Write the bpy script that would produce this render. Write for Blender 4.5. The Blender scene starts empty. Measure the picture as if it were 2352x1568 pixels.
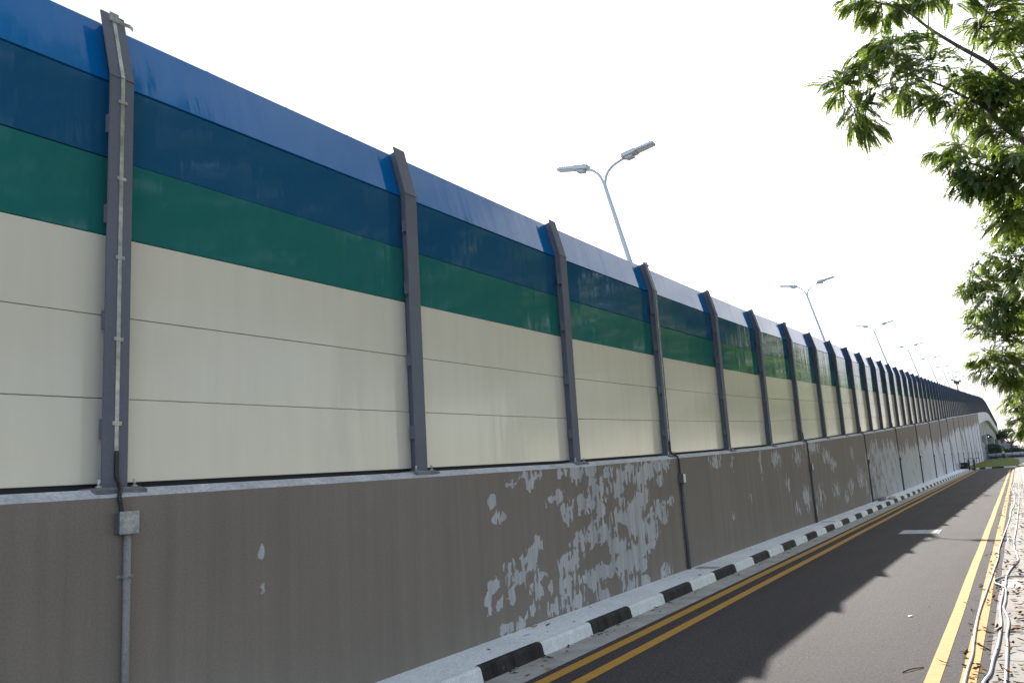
import bpy, math, random
from mathutils import Vector, Matrix
random.seed(7)
R = math.radians
sc = bpy.context.scene
COL = sc.collection

# ------------------------------------------------------------------ camera model (pixels are those of a 2352 x 1568 picture)
F, CX, CY, EYE = 1900.0, 1176.0, 784.0, 1.6
AY = Vector((1161, 248, F)).normalized()
_s = F*F/(.0608*1161+248)
AZ = Vector((-.0608*_s, -_s, F)).normalized()
AX = AZ.cross(AY).normalized()
if AX.x < 0: AX = -AX
EYEP = Vector((0, 0, EYE))
def ray(x, y):
    c = Vector((x-CX, y-CY, F))
    return Vector((AX.dot(c), AY.dot(c), AZ.dot(c)))
def at_y(x, y, Y):
    d = ray(x, y); return EYEP + d*(Y/d.y)
def ground(x, y, z=0.0):
    d = ray(x, y); return EYEP + d*((z-EYE)/d.z)

cam = bpy.data.cameras.new("camera"); camo = bpy.data.objects.new("camera", cam); COL.objects.link(camo)
cam.sensor_width = 36.0; cam.lens = 36.0*F/2352.0; cam.clip_end = 6000; cam.clip_start = .05
# columns of the rotation: camera right, up, back in world coordinates
rt = Vector((AX.x, AY.x, AZ.x)); dn = Vector((AX.y, AY.y, AZ.y)); fw = Vector((AX.z, AY.z, AZ.z))
camo.matrix_world = Matrix(((rt.x, -dn.x, -fw.x, 0), (rt.y, -dn.y, -fw.y, 0), (rt.z, -dn.z, -fw.z, EYE), (0, 0, 0, 1)))
sc.camera = camo

# ------------------------------------------------------------------ helpers
def lerp_table(tab):
    def f(v):
        if v <= tab[0][0]:
            (a, b), (c, d) = tab[0], tab[1]
        elif v >= tab[-1][0]:
            (a, b), (c, d) = tab[-2], tab[-1]
        else:
            for i in range(len(tab)-1):
                if tab[i][0] <= v <= tab[i+1][0]:
                    (a, b), (c, d) = tab[i], tab[i+1]; break
        return b + (d-b)*(v-a)/(c-a)
    return f

class MB:
    def __init__(s): s.v = []; s.f = []; s.sm = []; s.mi = []
    def add(s, vs, fs, smooth=False, mi=0):
        o = len(s.v); s.v += [tuple(p) for p in vs]
        for f in fs:
            s.f.append(tuple(i+o for i in f)); s.sm.append(smooth); s.mi.append(mi)
        return s
    def box(s, x0, x1, y0, y1, z0, z1, mi=0):
        return s.hexa([(x0,y0,z0),(x1,y0,z0),(x1,y1,z0),(x0,y1,z0),(x0,y0,z1),(x1,y0,z1),(x1,y1,z1),(x0,y1,z1)], mi)
    def hexa(s, p, mi=0):
        return s.add(p, [(3,2,1,0),(4,5,6,7),(0,1,5,4),(1,2,6,5),(2,3,7,6),(3,0,4,7)], False, mi)
    def bbox(s, x0, x1, y0, y1, z0, z1, b=.01, mi=0):
        """box with chamfered upright and top edges"""
        pl = [(x0+b,y0),(x1-b,y0),(x1,y0+b),(x1,y1-b),(x1-b,y1),(x0+b,y1),(x0,y1-b),(x0,y0+b)]
        cx, cy = (x0+x1)/2, (y0+y1)/2
        pi = [(cx+(x-cx)*(1-2*b/(x1-x0)), cy+(y-cy)*(1-2*b/(y1-y0))) for x, y in pl]
        vs = [(x,y,z0+b) for x,y in pl] + [(x,y,z1-b) for x,y in pl] + [(x,y,z1) for x,y in pi] + [(x,y,z0) for x,y in pi]
        fs = [(i,(i+1)%8,(i+1)%8+8,i+8) for i in range(8)] + [(i+8,(i+1)%8+8,(i+1)%8+16,i+16) for i in range(8)]
        fs += [((i+1)%8,i,i+24,(i+1)%8+24) for i in range(8)]
        fs += [tuple(range(16,24)), tuple(range(31,23,-1))]
        return s.add(vs, fs, False, mi)
    def prism(s, prof, a, b, cap=True, mi=0, smooth=False):
        """prof: list of points; a, b: functions turning a profile point into a 3D point at either end"""
        n = len(prof); vs = [a(p) for p in prof] + [b(p) for p in prof]
        fs = [(i, (i+1) % n, (i+1) % n+n, i+n) for i in range(n)]
        s.add(vs, fs, smooth, mi)
        if cap: s.add(vs, [tuple(range(n-1, -1, -1)), tuple(range(n, 2*n))], False, mi)
        return s
    def loft(s, rings, cap=True, smooth=True, mi=0, closed=True):
        n = len(rings[0]); vs = [p for r in rings for p in r]; fs = []
        for k in range(len(rings)-1):
            for i in range(n if closed else n-1):
                j = (i+1) % n
                fs.append((k*n+i, k*n+j, (k+1)*n+j, (k+1)*n+i))
        if cap and closed: fs += [tuple(range(n-1, -1, -1)), tuple((len(rings)-1)*n+i for i in range(n))]
        return s.add(vs, fs, smooth, mi)
    def tube(s, pts, rad, n=8, mi=0, cap=True):
        pts = [Vector(p) for p in pts]; rs = rad if isinstance(rad, (list, tuple)) else [rad]*len(pts)
        t0 = (pts[1]-pts[0]).normalized()
        u = t0.orthogonal().normalized(); rings = []
        for i, p in enumerate(pts):
            t = (pts[min(i+1, len(pts)-1)]-pts[max(i-1, 0)]).normalized()
            u = (u-t*u.dot(t)); u = u.normalized() if u.length > 1e-6 else t.orthogonal().normalized()
            w = t.cross(u)
            rings.append([p+(u*math.cos(2*math.pi*k/n)+w*math.sin(2*math.pi*k/n))*rs[i] for k in range(n)])
        return s.loft(rings, cap, True, mi)
    def build(s, name, mats, parent=None, origin=None, flat=False):
        o0 = Vector(origin) if origin is not None else (ORG.get(parent.name, Vector()) if parent else Vector())
        me = bpy.data.meshes.new(name)
        me.from_pydata([tuple(Vector(p)-o0) for p in s.v], [], s.f)
        if not flat: me.polygons.foreach_set("use_smooth", s.sm)
        me.polygons.foreach_set("material_index", s.mi)
        for m in (mats if isinstance(mats, list) else [mats]): me.materials.append(m)
        me.update()
        o = bpy.data.objects.new(name, me); COL.objects.link(o)
        if parent: o.parent = parent; ORG[o.name] = o0
        else: o.location = o0; ORG[o.name] = o0
        return o
ORG = {}
def smooth(pts, n=6):
    out = []
    P = [pts[0]]+list(pts)+[pts[-1]]
    for i in range(1, len(P)-2):
        for k in range(n):
            u = k/n; a, b, c, d = P[i-1], P[i], P[i+1], P[i+2]
            out.append(tuple(.5*((2*b[j])+(c[j]-a[j])*u+(2*a[j]-5*b[j]+4*c[j]-d[j])*u*u+(3*b[j]-a[j]-3*c[j]+d[j])*u**3) for j in range(3)))
    out.append(P[-1]); return out
def tag(o, label=None, cat=None, group=None, kind=None):
    if label: o["label"] = label
    if cat: o["category"] = cat
    if group: o["group"] = group
    if kind: o["kind"] = kind
    return o
def thing(name, loc, label, cat, group=None):
    o = bpy.data.objects.new(name, None); COL.objects.link(o); o.location = loc; o.empty_display_size = .1
    ORG[o.name] = Vector(loc); return tag(o, label, cat, group)
def struct(name, mb, m, **k): return tag(mb.build(name, m, **k), kind="structure")
def copy_tree(o, parent=None, loc=None):
    c = o.copy(); COL.objects.link(c); c.parent = parent
    if loc is not None: c.location = loc
    for ch in list(o.children): copy_tree(ch, c)
    return c

# ------------------------------------------------------------------ materials
def mat(name, color=(.5,.5,.5), rough=.6, metal=0.0, spec=.5):
    m = bpy.data.materials.new(name); m.use_nodes = True
    b = m.node_tree.nodes["Principled BSDF"]
    b.inputs["Base Color"].default_value = (*color, 1); b.inputs["Roughness"].default_value = rough
    b.inputs["Metallic"].default_value = metal; b.inputs["Specular IOR Level"].default_value = spec
    return m
class N:
    """small node helper"""
    def __init__(s, m): s.m = m; s.t = m.node_tree; s.b = s.t.nodes.get("Principled BSDF")
    def new(s, typ, **k):
        n = s.t.nodes.new(typ)
        for a, v in k.items(): setattr(n, a, v)
        return n
    def link(s, a, b): s.t.links.new(a, b)
    def pos(s, scale=(1,1,1)):
        g = s.new("ShaderNodeNewGeometry"); mp = s.new("ShaderNodeMapping"); mp.inputs["Scale"].default_value = scale
        s.link(g.outputs["Position"], mp.inputs["Vector"]); return mp.outputs["Vector"]
    def noise(s, vec, scale, detail=4, rough=.55):
        n = s.new("ShaderNodeTexNoise"); n.inputs["Scale"].default_value = scale; n.inputs["Detail"].default_value = detail
        n.inputs["Roughness"].default_value = rough; s.link(vec, n.inputs["Vector"]); return n.outputs["Fac"]
    def ramp(s, fac, stops):
        n = s.new("ShaderNodeValToRGB"); e = n.color_ramp.elements
        while len(e) < len(stops): e.new(.5)
        for i, (p, c) in enumerate(stops):
            e[i].position = p; e[i].color = (c, c, c, 1) if isinstance(c, (int, float)) else (*c, 1)
        s.link(fac, n.inputs["Fac"]); return n.outputs["Color"]
    def mix(s, fac, a, b, mode="MIX"):
        n = s.new("ShaderNodeMix", data_type="RGBA", blend_type=mode)
        for sock, v in ((n.inputs[0], fac), (n.inputs[6], a), (n.inputs[7], b)):
            if hasattr(v, "links") or hasattr(v, "is_linked"): s.link(v, sock)
            elif isinstance(v, (int, float)): sock.default_value = v if sock.type == "VALUE" else (v, v, v, 1)
            else: sock.default_value = (*v, 1)
        return n.outputs[2]
    def math(s, op, a, b=None, clamp=False):
        n = s.new("ShaderNodeMath", operation=op, use_clamp=clamp)
        for i, v in enumerate((a, b)):
            if v is None: continue
            if isinstance(v, (int, float)): n.inputs[i].default_value = v
            else: s.link(v, n.inputs[i])
        return n.outputs[0]
    def bump(s, h, strength=.3, dist=.01):
        n = s.new("ShaderNodeBump"); n.inputs["Strength"].default_value = strength; n.inputs["Distance"].default_value = dist
        s.link(h, n.inputs["Height"]); s.link(n.outputs[0], s.b.inputs["Normal"]); return n
    def color(s, c): s.link(c, s.b.inputs["Base Color"])
    def rough(s, c): s.link(c, s.b.inputs["Roughness"])

def concrete(name, c, var=.25, scale=1.5, rough=.85, fine=60, bump=.25):
    m = mat(name, c, rough); n = N(m); p = n.pos()
    big = n.noise(p, scale, 5); fin = n.noise(p, fine, 3)
    lo = tuple(x*(1-var) for x in c); hi = tuple(min(1, x*(1+var)) for x in c)
    col = n.ramp(big, [(.3, lo), (.7, hi)])
    col = n.mix(.35, col, n.ramp(fin, [(.35, .55), (.65, 1.35)]), "MULTIPLY")
    n.color(col); n.bump(fin, bump, .004); return m

def panel_mat(name, c, rough=.26, spec=.33):
    """powder coated sheet steel: slightly oil-canned, so reflections wobble"""
    m = mat(name, c, rough, 0, spec); n = N(m)
    w = n.noise(n.pos((1, 2.3, .55)), 1.0, 2, .45)       # dents, taller than wide
    w2 = n.noise(n.pos((1, 9, 1.6)), 1.0, 2, .5)
    f = n.noise(n.pos(), 420, 2)
    h = n.math("ADD", n.math("MULTIPLY", w, 1.0), n.math("MULTIPLY", w2, .26))
    bn = n.bump(h, .5, .013)
    b2 = n.new("ShaderNodeBump"); b2.inputs["Strength"].default_value = .01; b2.inputs["Distance"].default_value = .002
    n.link(f, b2.inputs["Height"]); n.link(bn.outputs[0], b2.inputs["Normal"]); n.link(b2.outputs[0], n.b.inputs["Normal"])
    d = n.noise(n.pos((1, 5, .7)), 1.3, 5)
    n.color(n.mix(.2, c, n.ramp(d, [(.3, .85), (.7, 1.12)]), "MULTIPLY"))
    n.rough(n.ramp(n.noise(n.pos((1,1.5,.6)), 1.7, 4), [(.3, rough*.85), (.7, rough*1.25)]))
    return m

M = {}
M["blue"] = panel_mat("blue_paint", (.003, .135, .38), .055)
M["navy"] = panel_mat("navy_paint", (.014, .09, .19), .055)
M["green"] = panel_mat("green_paint", (.02, .15, .14), .055)
M["beige"] = panel_mat("beige_paint", (.705, .645, .53), .12)
M["post"] = concrete("grey_steel_paint", (.150, .155, .185), .06, 1.2, .5, 160, .04)
M["post"].node_tree.nodes["Principled BSDF"].inputs["Specular IOR Level"].default_value = .15
M["post"].node_tree.nodes["Principled BSDF"].inputs["Roughness"].default_value = .65
M["grout"] = concrete("grout", (.17, .17, .175), .3, 6, .9)
M["galv"] = mat("galvanised", (.52, .52, .51), .45, .6)
_n = N(M["galv"]); _n.color(_n.ramp(_n.noise(_n.pos(), 9, 5), [(.35, (.30,.29,.28)), (.65, (.62,.62,.60))]))
M["dark"] = mat("dark_rubber", (.018, .018, .02), .55)
M["seal"] = mat("joint_filler", (.03, .03, .032), .9)
M["pipe"] = concrete("grey_pvc", (.23, .215, .205), .1, 3, .55, 80, .03)
M["pipe2"] = concrete("dark_grey_pvc", (.10, .10, .105), .1, 3, .55, 80, .03)
M["lamp"] = mat("lamp_grey", (.62, .65, .70), .45, 0)
M["lens"] = mat("lamp_glass", (.75, .78, .8), .15)
M["lid"] = concrete("box_lid", (.33, .32, .31), .35, 14, .45, 60, .1)
M["sticker"] = mat("white_sticker", (.75, .75, .72), .5)
M["walkway"] = concrete("walkway_concrete", (.78, .78, .79), .10, 1.1, .85, 45)
M["gutter"] = concrete("gutter_concrete", (.37, .355, .33), .25, 3, .9, 70)
M["slab"] = concrete("drain_slab_concrete", (.265, .24, .215), .15, 2.0, .9, 60)
M["cover"] = concrete("cover_concrete", (.44, .425, .42), .15, 4, .9, 60)
M["path"] = concrete("footpath_concrete", (.30, .27, .255), .12, 1.2, .9, 60)
M["kerbw"] = concrete("white_kerb_paint", (.74, .74, .73), .08, 6, .6, 70, .1)
M["kerbk"] = concrete("black_kerb_paint", (.012, .0115, .012), .3, 6, .7, 70, .1)
M["kerbk"].node_tree.nodes["Principled BSDF"].inputs["Specular IOR Level"].default_value = .15
for _k, _b in (("kerbw", (.40, .385, .36)), ("kerbk", (.10, .095, .09))):
    _n = N(M[_k]); _old = _n.b.inputs["Base Color"].links[0].from_socket
    _chip = _n.ramp(_n.noise(_n.pos(), 16, 5, .7), [(.66, 0.0), (.70, .9)])
    _dirt = _n.ramp(_n.noise(_n.pos((1, 3, 1)), 2.2, 5, .65), [(.35, 0.0), (.75, .45)])
    _n.color(_n.mix(_chip, _n.mix(_dirt, _old, _b), _b))
M["bridge"] = concrete("bridge_concrete", (.52, .49, .48), .15, .35, .85, 12)
M["girder"] = concrete("girder_concrete", (.27, .265, .245), .25, .5, .85, 12)
M["abut"] = concrete("abutment_concrete", (.24, .225, .21), .25, .6, .85, 12)
M["pierc"] = concrete("pier_concrete", (.30, .30, .30), .2, .5, .85, 12)
M["brown"] = concrete("dark_screen", (.075, .065, .055), .2, .4, .8, 8)
M["deck"] = concrete("deck_asphalt", (.09, .09, .09), .2, 2, .9)

def asphalt():
    m = mat("asphalt", (.09, .086, .085), .88, 0, .17); n = N(m); p = n.pos()
    sp = n.noise(p, 120, 2, .7); bg = n.noise(n.pos((1, .3, 1)), .8, 5); vor = n.new("ShaderNodeTexVoronoi")
    vor.inputs["Scale"].default_value = 85; n.link(p, vor.inputs["Vector"])
    col = n.ramp(bg, [(.3, (.052, .0440, .0455)), (.7, (.071, .0610, .0620))])
    col = n.mix(.9, col, n.ramp(sp, [(.36, .25), (.5, .9), (.64, 2.0)]), "MULTIPLY")
    col = n.mix(.6, col, n.ramp(n.noise(n.pos((1, .6, 1)), 38, 3, .7), [(.36, .5), (.64, 1.5)]), "MULTIPLY")
    col = n.mix(.5, col, n.ramp(vor.outputs["Distance"], [(.05, 1.5), (.35, .75)]), "MULTIPLY")
    trk = n.noise(n.pos((3.2, .05, 1)), 1, 4, .6); col = n.mix(.6, col, n.ramp(trk, [(.3, .78), (.55, 1.0), (.75, 1.18)]), "MULTIPLY")
    stn = n.noise(n.pos((1.3, .6, 1)), .9, 6, .65); col = n.mix(.7, col, n.ramp(stn, [(.24, .62), (.36, 1.0)]), "MULTIPLY")
    # a few pale stones
    col = n.mix(n.ramp(n.noise(p, 300, 1), [(.72, 0.0), (.76, .55)]), col, (.34, .33, .31))
    n.color(col); n.bump(n.math("ADD", sp, vor.outputs["Distance"]), .6, .006); return m
M["asphalt"] = asphalt()
def yellow():
    m = mat("yellow_marking", (.70, .40, .05), .75, 0, .2); n = N(m); p = n.pos()
    col = n.ramp(n.noise(n.pos((1, 9, 1)), 1.5, 5), [(.3, (.43, .222, .030)), (.7, (.50, .27, .042))])
    wear = n.ramp(n.noise(p, 140, 3, .7), [(.28, .55), (.5, 1.0)])
    n.color(n.mix(.6, col, wear, "MULTIPLY")); n.bump(n.noise(p, 140, 2), .3, .003); return m
M["yellow"] = yellow()
def wallmat():
    """taupe wall paint scraped or never applied where the mesh attribute 'bare' is high"""
    m = mat("wall_paint", (.2, .19, .17), .85); n = N(m); p = n.pos()
    a = n.new("ShaderNodeAttribute", attribute_name="bare")
    wob = n.noise(n.pos((1, 3, 2)), 2.5, 3)
    mp = n.new("ShaderNodeMapping"); mp.inputs["Scale"].default_value = (1, 17, 5.2)
    g = n.new("ShaderNodeNewGeometry")
    dist = n.new("ShaderNodeVectorMath", operation="ADD"); sca = n.new("ShaderNodeVectorMath", operation="SCALE"); sca.inputs[3].default_value = .05
    nz = n.new("ShaderNodeTexNoise"); nz.inputs["Scale"].default_value = 9; nz.inputs["Detail"].default_value = 3
    n.link(g.outputs["Position"], nz.inputs["Vector"]); n.link(nz.outputs["Color"], sca.inputs[0])
    n.link(g.outputs["Position"], dist.inputs[0]); n.link(sca.outputs[0], dist.inputs[1]); n.link(dist.outputs[0], mp.inputs["Vector"])
    v = n.new("ShaderNodeTexVoronoi"); v.inputs["Scale"].default_value = 1; v.inputs["Randomness"].default_value = .9; n.link(mp.outputs[0], v.inputs["Vector"])
    sep = n.new("ShaderNodeSeparateColor"); n.link(v.outputs["Color"], sep.inputs[0])
    th = n.math("ADD", n.math("MULTIPLY", sep.outputs[0], .8), n.math("MULTIPLY", wob, .35))
    mask = n.ramp(n.math("SUBTRACT", a.outputs["Fac"], th), [(.0, 0.0), (.10, 1.0)])
    # vertical brush strokes inside the bare patches and rain streaks on the paint
    st = n.noise(n.pos((1, 42, 2.2)), 1, 4, .6); st2 = n.noise(n.pos((1, 7, .25)), 1, 5, .6); big = n.noise(p, .5, 4); fine = n.noise(p, 70, 3)
    bare = n.ramp(st, [(.25, (.33, .32, .335)), (.55, (.45, .44, .455)), (.8, (.57, .56, .575))])
    bare = n.mix(.7, bare, n.ramp(st2, [(.3, .62), (.55, 1.05)]), "MULTIPLY")
    paint = n.ramp(big, [(.3, (.196, .160, .135)), (.7, (.230, .190, .161))])
    paint = n.mix(.55, paint, n.ramp(st2, [(.28, .80), (.5, 1.0), (.72, 1.20), (.8, 1.32)]), "MULTIPLY")
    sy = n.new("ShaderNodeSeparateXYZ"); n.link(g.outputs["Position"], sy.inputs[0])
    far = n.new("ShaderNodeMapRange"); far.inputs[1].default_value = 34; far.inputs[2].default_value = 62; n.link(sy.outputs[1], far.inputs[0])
    bare = n.mix(n.math("MULTIPLY", far.outputs[0], .75), bare, n.mix(.6, (.56, .56, .59), n.ramp(st, [(.25, .72), (.6, 1.0)]), "MULTIPLY"))  # bare concrete lightened with distance to offset sky light the trees block
    col = n.mix(mask, paint, bare)
    n.color(n.mix(.22, col, n.ramp(fine, [(.35, .6), (.65, 1.3)]), "MULTIPLY")); n.bump(fine, .2, .003); return m
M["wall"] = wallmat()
M["coping"] = concrete("coping_concrete", (.50, .49, .50), .2, 5, .9, 40, .5)
def grassmat():
    m = mat("grass", (.05, .075, .012), .9, 0, .1); n = N(m)
    n.color(n.ramp(n.noise(n.pos(), .8, 6), [(.3, (.10, .125, .022)), (.7, (.17, .185, .045))])); n.bump(n.noise(n.pos(), 30, 3), .8, .05); return m
M["grass"] = grassmat()
M["soil"] = concrete("dry_ground", (.20, .175, .125), .35, .15, .95, 4)
def leafmat(name, c, tr, ro=.42, sp=.45):
    m = bpy.data.materials.new(name); m.use_nodes = True; t = m.node_tree; n = N(m); b = n.b
    out = t.nodes["Material Output"]
    oi = n.new("ShaderNodeNewGeometry")
    var = n.ramp(oi.outputs["Random Per Island"], [(0, .55), (.5, 1.0), (1, 1.5)])
    col = n.mix(1.0, c, var, "MULTIPLY"); n.color(col)
    b.inputs["Roughness"].default_value = ro; b.inputs["Specular IOR Level"].default_value = sp
    tl = n.new("ShaderNodeBsdfTranslucent"); n.link(n.mix(1.0, tr, var, "MULTIPLY"), tl.inputs[0])
    mx = n.new("ShaderNodeMixShader"); mx.inputs[0].default_value = .42
    n.link(b.outputs[0], mx.inputs[1]); n.link(tl.outputs[0], mx.inputs[2]); n.link(mx.outputs[0], out.inputs[0]); return m
M["leaf"] = leafmat("tree_leaf", (.055, .095, .024), (.23, .32, .040))
M["leaf_far"] = leafmat("far_leaf", (.07, .10, .05), (.12, .16, .04))
M["hedge"] = leafmat("hedge_leaf", (.03, .05, .02), (.05, .08, .015))
M["bark"] = concrete("bark", (.10, .085, .07), .4, 6, .9, 30, .8)
M["dry"] = leafmat("dry_leaf", (.075, .036, .022), (.08, .035, .012), .85, .08)
M["dryy"] = leafmat("yellow_leaf", (.42, .22, .03), (.40, .2, .02), .8, .1)
M["hose"] = mat("white_hose", (.44, .415, .435), .6)
M["steel"] = mat("fence_steel", (.06, .06, .065), .5, .3)
M["whitepipe"] = concrete("white_pipeline", (.62, .64, .70), .1, 1, .6, 10, .05)
M["tyre"] = mat("tyre", (.02, .02, .02), .8)
M["bike"] = mat("bike_paint", (.02, .035, .045), .35)
M["chrome"] = mat("chrome", (.6, .6, .6), .25, .9)
M["blackbox"] = mat("black_plastic", (.015, .015, .016), .5)
M["skin"] = mat("skin", (.30, .17, .11), .6)
M["vest"] = mat("hi_vis", (.42, .75, .05), .7)
M["trouser"] = mat("dark_trousers", (.03, .03, .04), .8)
M["hat"] = mat("straw_hat", (.42, .33, .12), .8)
M["redlamp"] = mat("red_lens", (.10, .006, .006), .3)
M["amber"] = mat("pale_sack", (.42, .38, .30), .8)
M["tarp"] = concrete("sack_cloth", (.20, .17, .17), .6, 9, .9, 60)
M["hoard"] = mat("blue_grey_hoarding", (.12, .15, .20), .6)
M["building"] = concrete("grey_building", (.25, .27, .30), .1, .3, .8, 5)
M["glass"] = mat("window_glass", (.06, .08, .1), .1)
M["carwhite"] = mat("white_van_paint", (.75, .75, .75), .35)

# ------------------------------------------------------------------ lines of the site
WX = lerp_table([(-14, -4.5), (22, -4.5), (31, -4.52), (41, -4.57), (51, -4.63), (61, -4.69), (73, -4.77), (85, -4.85), (100, -4.9), (360, -4.9)])
LEDGE = lerp_table([(-14, 1.50), (0, 1.615), (3, 1.64), (5.9, 1.672), (9, 1.709), (12.15, 1.777), (15.2, 1.852), (18.3, 1.936), (21.6, 2.067), (31.2, 2.435), (40.9, 2.84), (60.5, 3.66), (75, 4.31), (90, 4.98), (158, 7.9), (172, 8.55), (194, 9.5), (212, 10.15), (227, 10.5), (240, 10.55), (273, 10.0), (347, 8.64)])
POSTS = [-6.1, -3.05, 0.0, 3.05, 6.055, 9.19, 12.37, 15.58, 18.78]
while POSTS[-1] < 345: POSTS.append(POSTS[-1]+3.19)
PAV = .12
WALL_END = 158.0
ROAD_END = 90.0

# ------------------------------------------------------------------ ground, road, walkways
g = MB(); g.box(-1500, 1500, -60, 3000, -1.2, -.03); struct("ground", g, M["soil"])
g = MB(); g.box(-3.63, -.40, -14, ROAD_END+1.4, -.5, 0); struct("road", g, M["asphalt"])
def strip(name, x0, x1, y0, y1, z0, z1, m, step=None):
    g = MB()
    g.box(x0, x1, y0, y1, z0, z1); return struct(name, g, m)
def ypoly(pts, x0, x1, z):       # a painted line following slight wander
    g = MB()
    for (ya, da), (yb, db) in zip(pts, pts[1:]):
        g.add([(x0+da, ya, z), (x1+da, ya, z), (x1+db, yb, z), (x0+db, yb, z)], [(0, 1, 2, 3)])
    return g
for nm, x0, x1 in (("a", -3.545, -3.43), ("b", -3.265, -3.15)):
    pts = [(y, .006*math.sin(y*.7+x0)) for y in range(-12, 86, 2)]
    g = ypoly(pts, x0, x1, .004)
    g.add([(x0+pts[-1][1], 84, .004), (x1+pts[-1][1], 84, .004), (x1+.28, 87.5, .004), (x0+.28, 87.5, .004)], [(0, 1, 2, 3)])
    struct("road_marking", g, M["yellow"])
for x0, x1 in ((-.797, -.695), (-.572, -.468)):
    struct("road_marking", ypoly([(y, .004*math.sin(y*.9+x0)) for y in range(-12, 84, 2)], x0, x1, .004), M["yellow"])
# concrete gutter beside the kerb
strip("gutter", -3.96, -3.63, -14, 88, -.4, .002, M["gutter"])
# kerb: painted in metre-long black and white bands
g = MB(); y = -13.5; k = 0
def kprof(x, z0=-.3): return [(x+.035, z0), (x+.035, .0), (x+.012, PAV-.022), (x, PAV-.006), (x-.016, PAV+.001), (x-.05, PAV+.003), (x-.05, z0)]
while y < 88:
    L = 1.02
    g.prism(kprof(-3.985), lambda p, y=y: (p[0], y, p[1]), lambda p, y=y: (p[0], y+L, p[1]), True, k % 2); y += L; k += 1
YK = y
# the kerb returns round the end of the road
cx, cy, rr = -2.3, YK, 1.735
ang = [180-a for a in (0, 18, 36, 54, 72, 90)]
def kat(p, a): return (cx+(rr+(-3.985-p[0]))*math.cos(R(a)), cy+(rr+(-3.985-p[0]))*math.sin(R(a))*1.4, p[1])
for i in range(5):
    g.prism(kprof(-3.985), lambda p, a=ang[i]: kat(p, a), lambda p, a=ang[i+1]: kat(p, a), True, (k+i) % 2)
x = cx
ytop = cy+rr*1.4
for i in range(3):
    L = 1.0
    g.prism(kprof(-3.985), lambda p, x=x: (x, ytop+(-3.985-p[0])*1.4, p[1]), lambda p, x=x: (x+L, ytop+(-3.985-p[0])*1.4, p[1]), True, (k+i+1) % 2); x += L
struct("kerb", g, [M["kerbw"], M["kerbk"]])
# walkway between kerb and wall
g = MB()
ys = [-14, 0, 6, 12, 22, 31, 41, 51, 61, 73, 85, 88.4]
for a, b in zip(ys, ys[1:]):
    g.hexa([(WX(a)-.3, a, -.3), (-4.035, a, -.3), (-4.035, b, -.3), (WX(b)-.3, b, -.3), (WX(a)-.3, a, PAV), (-4.035, a, PAV), (-4.035, b, PAV), (WX(b)-.3, b, PAV)])
struct("walkway", g, M["walkway"])
# drain slabs beside the road, with joints, and the footpath beyond
g = MB(); y = -6.0
GR = [6.2, 11.95, 17.7, 23.4, 29.2, 35.0, 40.8, 46.6]
while y < 96:
    L = 1.15
    if any(abs(y+L-gy) < .58 for gy in GR):
        gy = min(GR, key=lambda q: abs(q-y-L)); L = gy-.32-y
        g.bbox(-.402+random.uniform(-.006, .006), -.02, y, y+L-.012, -.3, .006+random.uniform(-.002, .003), .006); y = gy+.32; continue
    g.bbox(-.402+random.uniform(-.006, .006), -.02, y, y+L-.012, -.3, .006+random.uniform(-.002, .003), .006); y += L
struct("drain_slabs", g, M["slab"])
strip("footpath", -.012, 2.2, -14, 150, -.3, .03, M["path"])
strip("end_path", -.9, .8, 150.01, 186, -.3, .02, M["path"])
# verge at the end of the road
g = MB()
vx = [(-6.2, 0), (-4.1, 0)]
pl = [(WX(95)-.5, 88.6), (-3.95, 88.6)] + [(cx+(rr-.07)*math.cos(R(a)), cy+(rr-.07)*1.4*math.sin(R(a))+.03) for a in ang[1:]] + [(.72, ytop+.06), (-.05, 112), (-.02, 150), (-.95, 172), (-9, 176), (-9, 165)]
n_ = len(pl)
g.add([(x, y, .10) for x, y in pl], [tuple(range(n_))])
struct("verge", g, M["grass"])
g = MB(); rv = random.Random(3)
for i in range(9000):
    yy = 90.5+(rv.random()**1.6)*80; xx = rv.uniform(-4.9, 1.2)
    if xx > -.05 or (yy < 91 and xx > -4.1): continue
    h = rv.uniform(.01, .035); a = rv.uniform(0, 6.28); w = .012
    g.add([(xx-w*math.cos(a), yy-w*math.sin(a), .095), (xx+w*math.cos(a), yy+w*math.sin(a), .095), (xx+rv.uniform(-.04, .04), yy+rv.uniform(-.04, .04), .10+h)], [(0, 1, 2)])
tag(g.build("grass", M["grass"]), "short green grass growing on the verge at the road end", "grass", kind="stuff")

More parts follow.
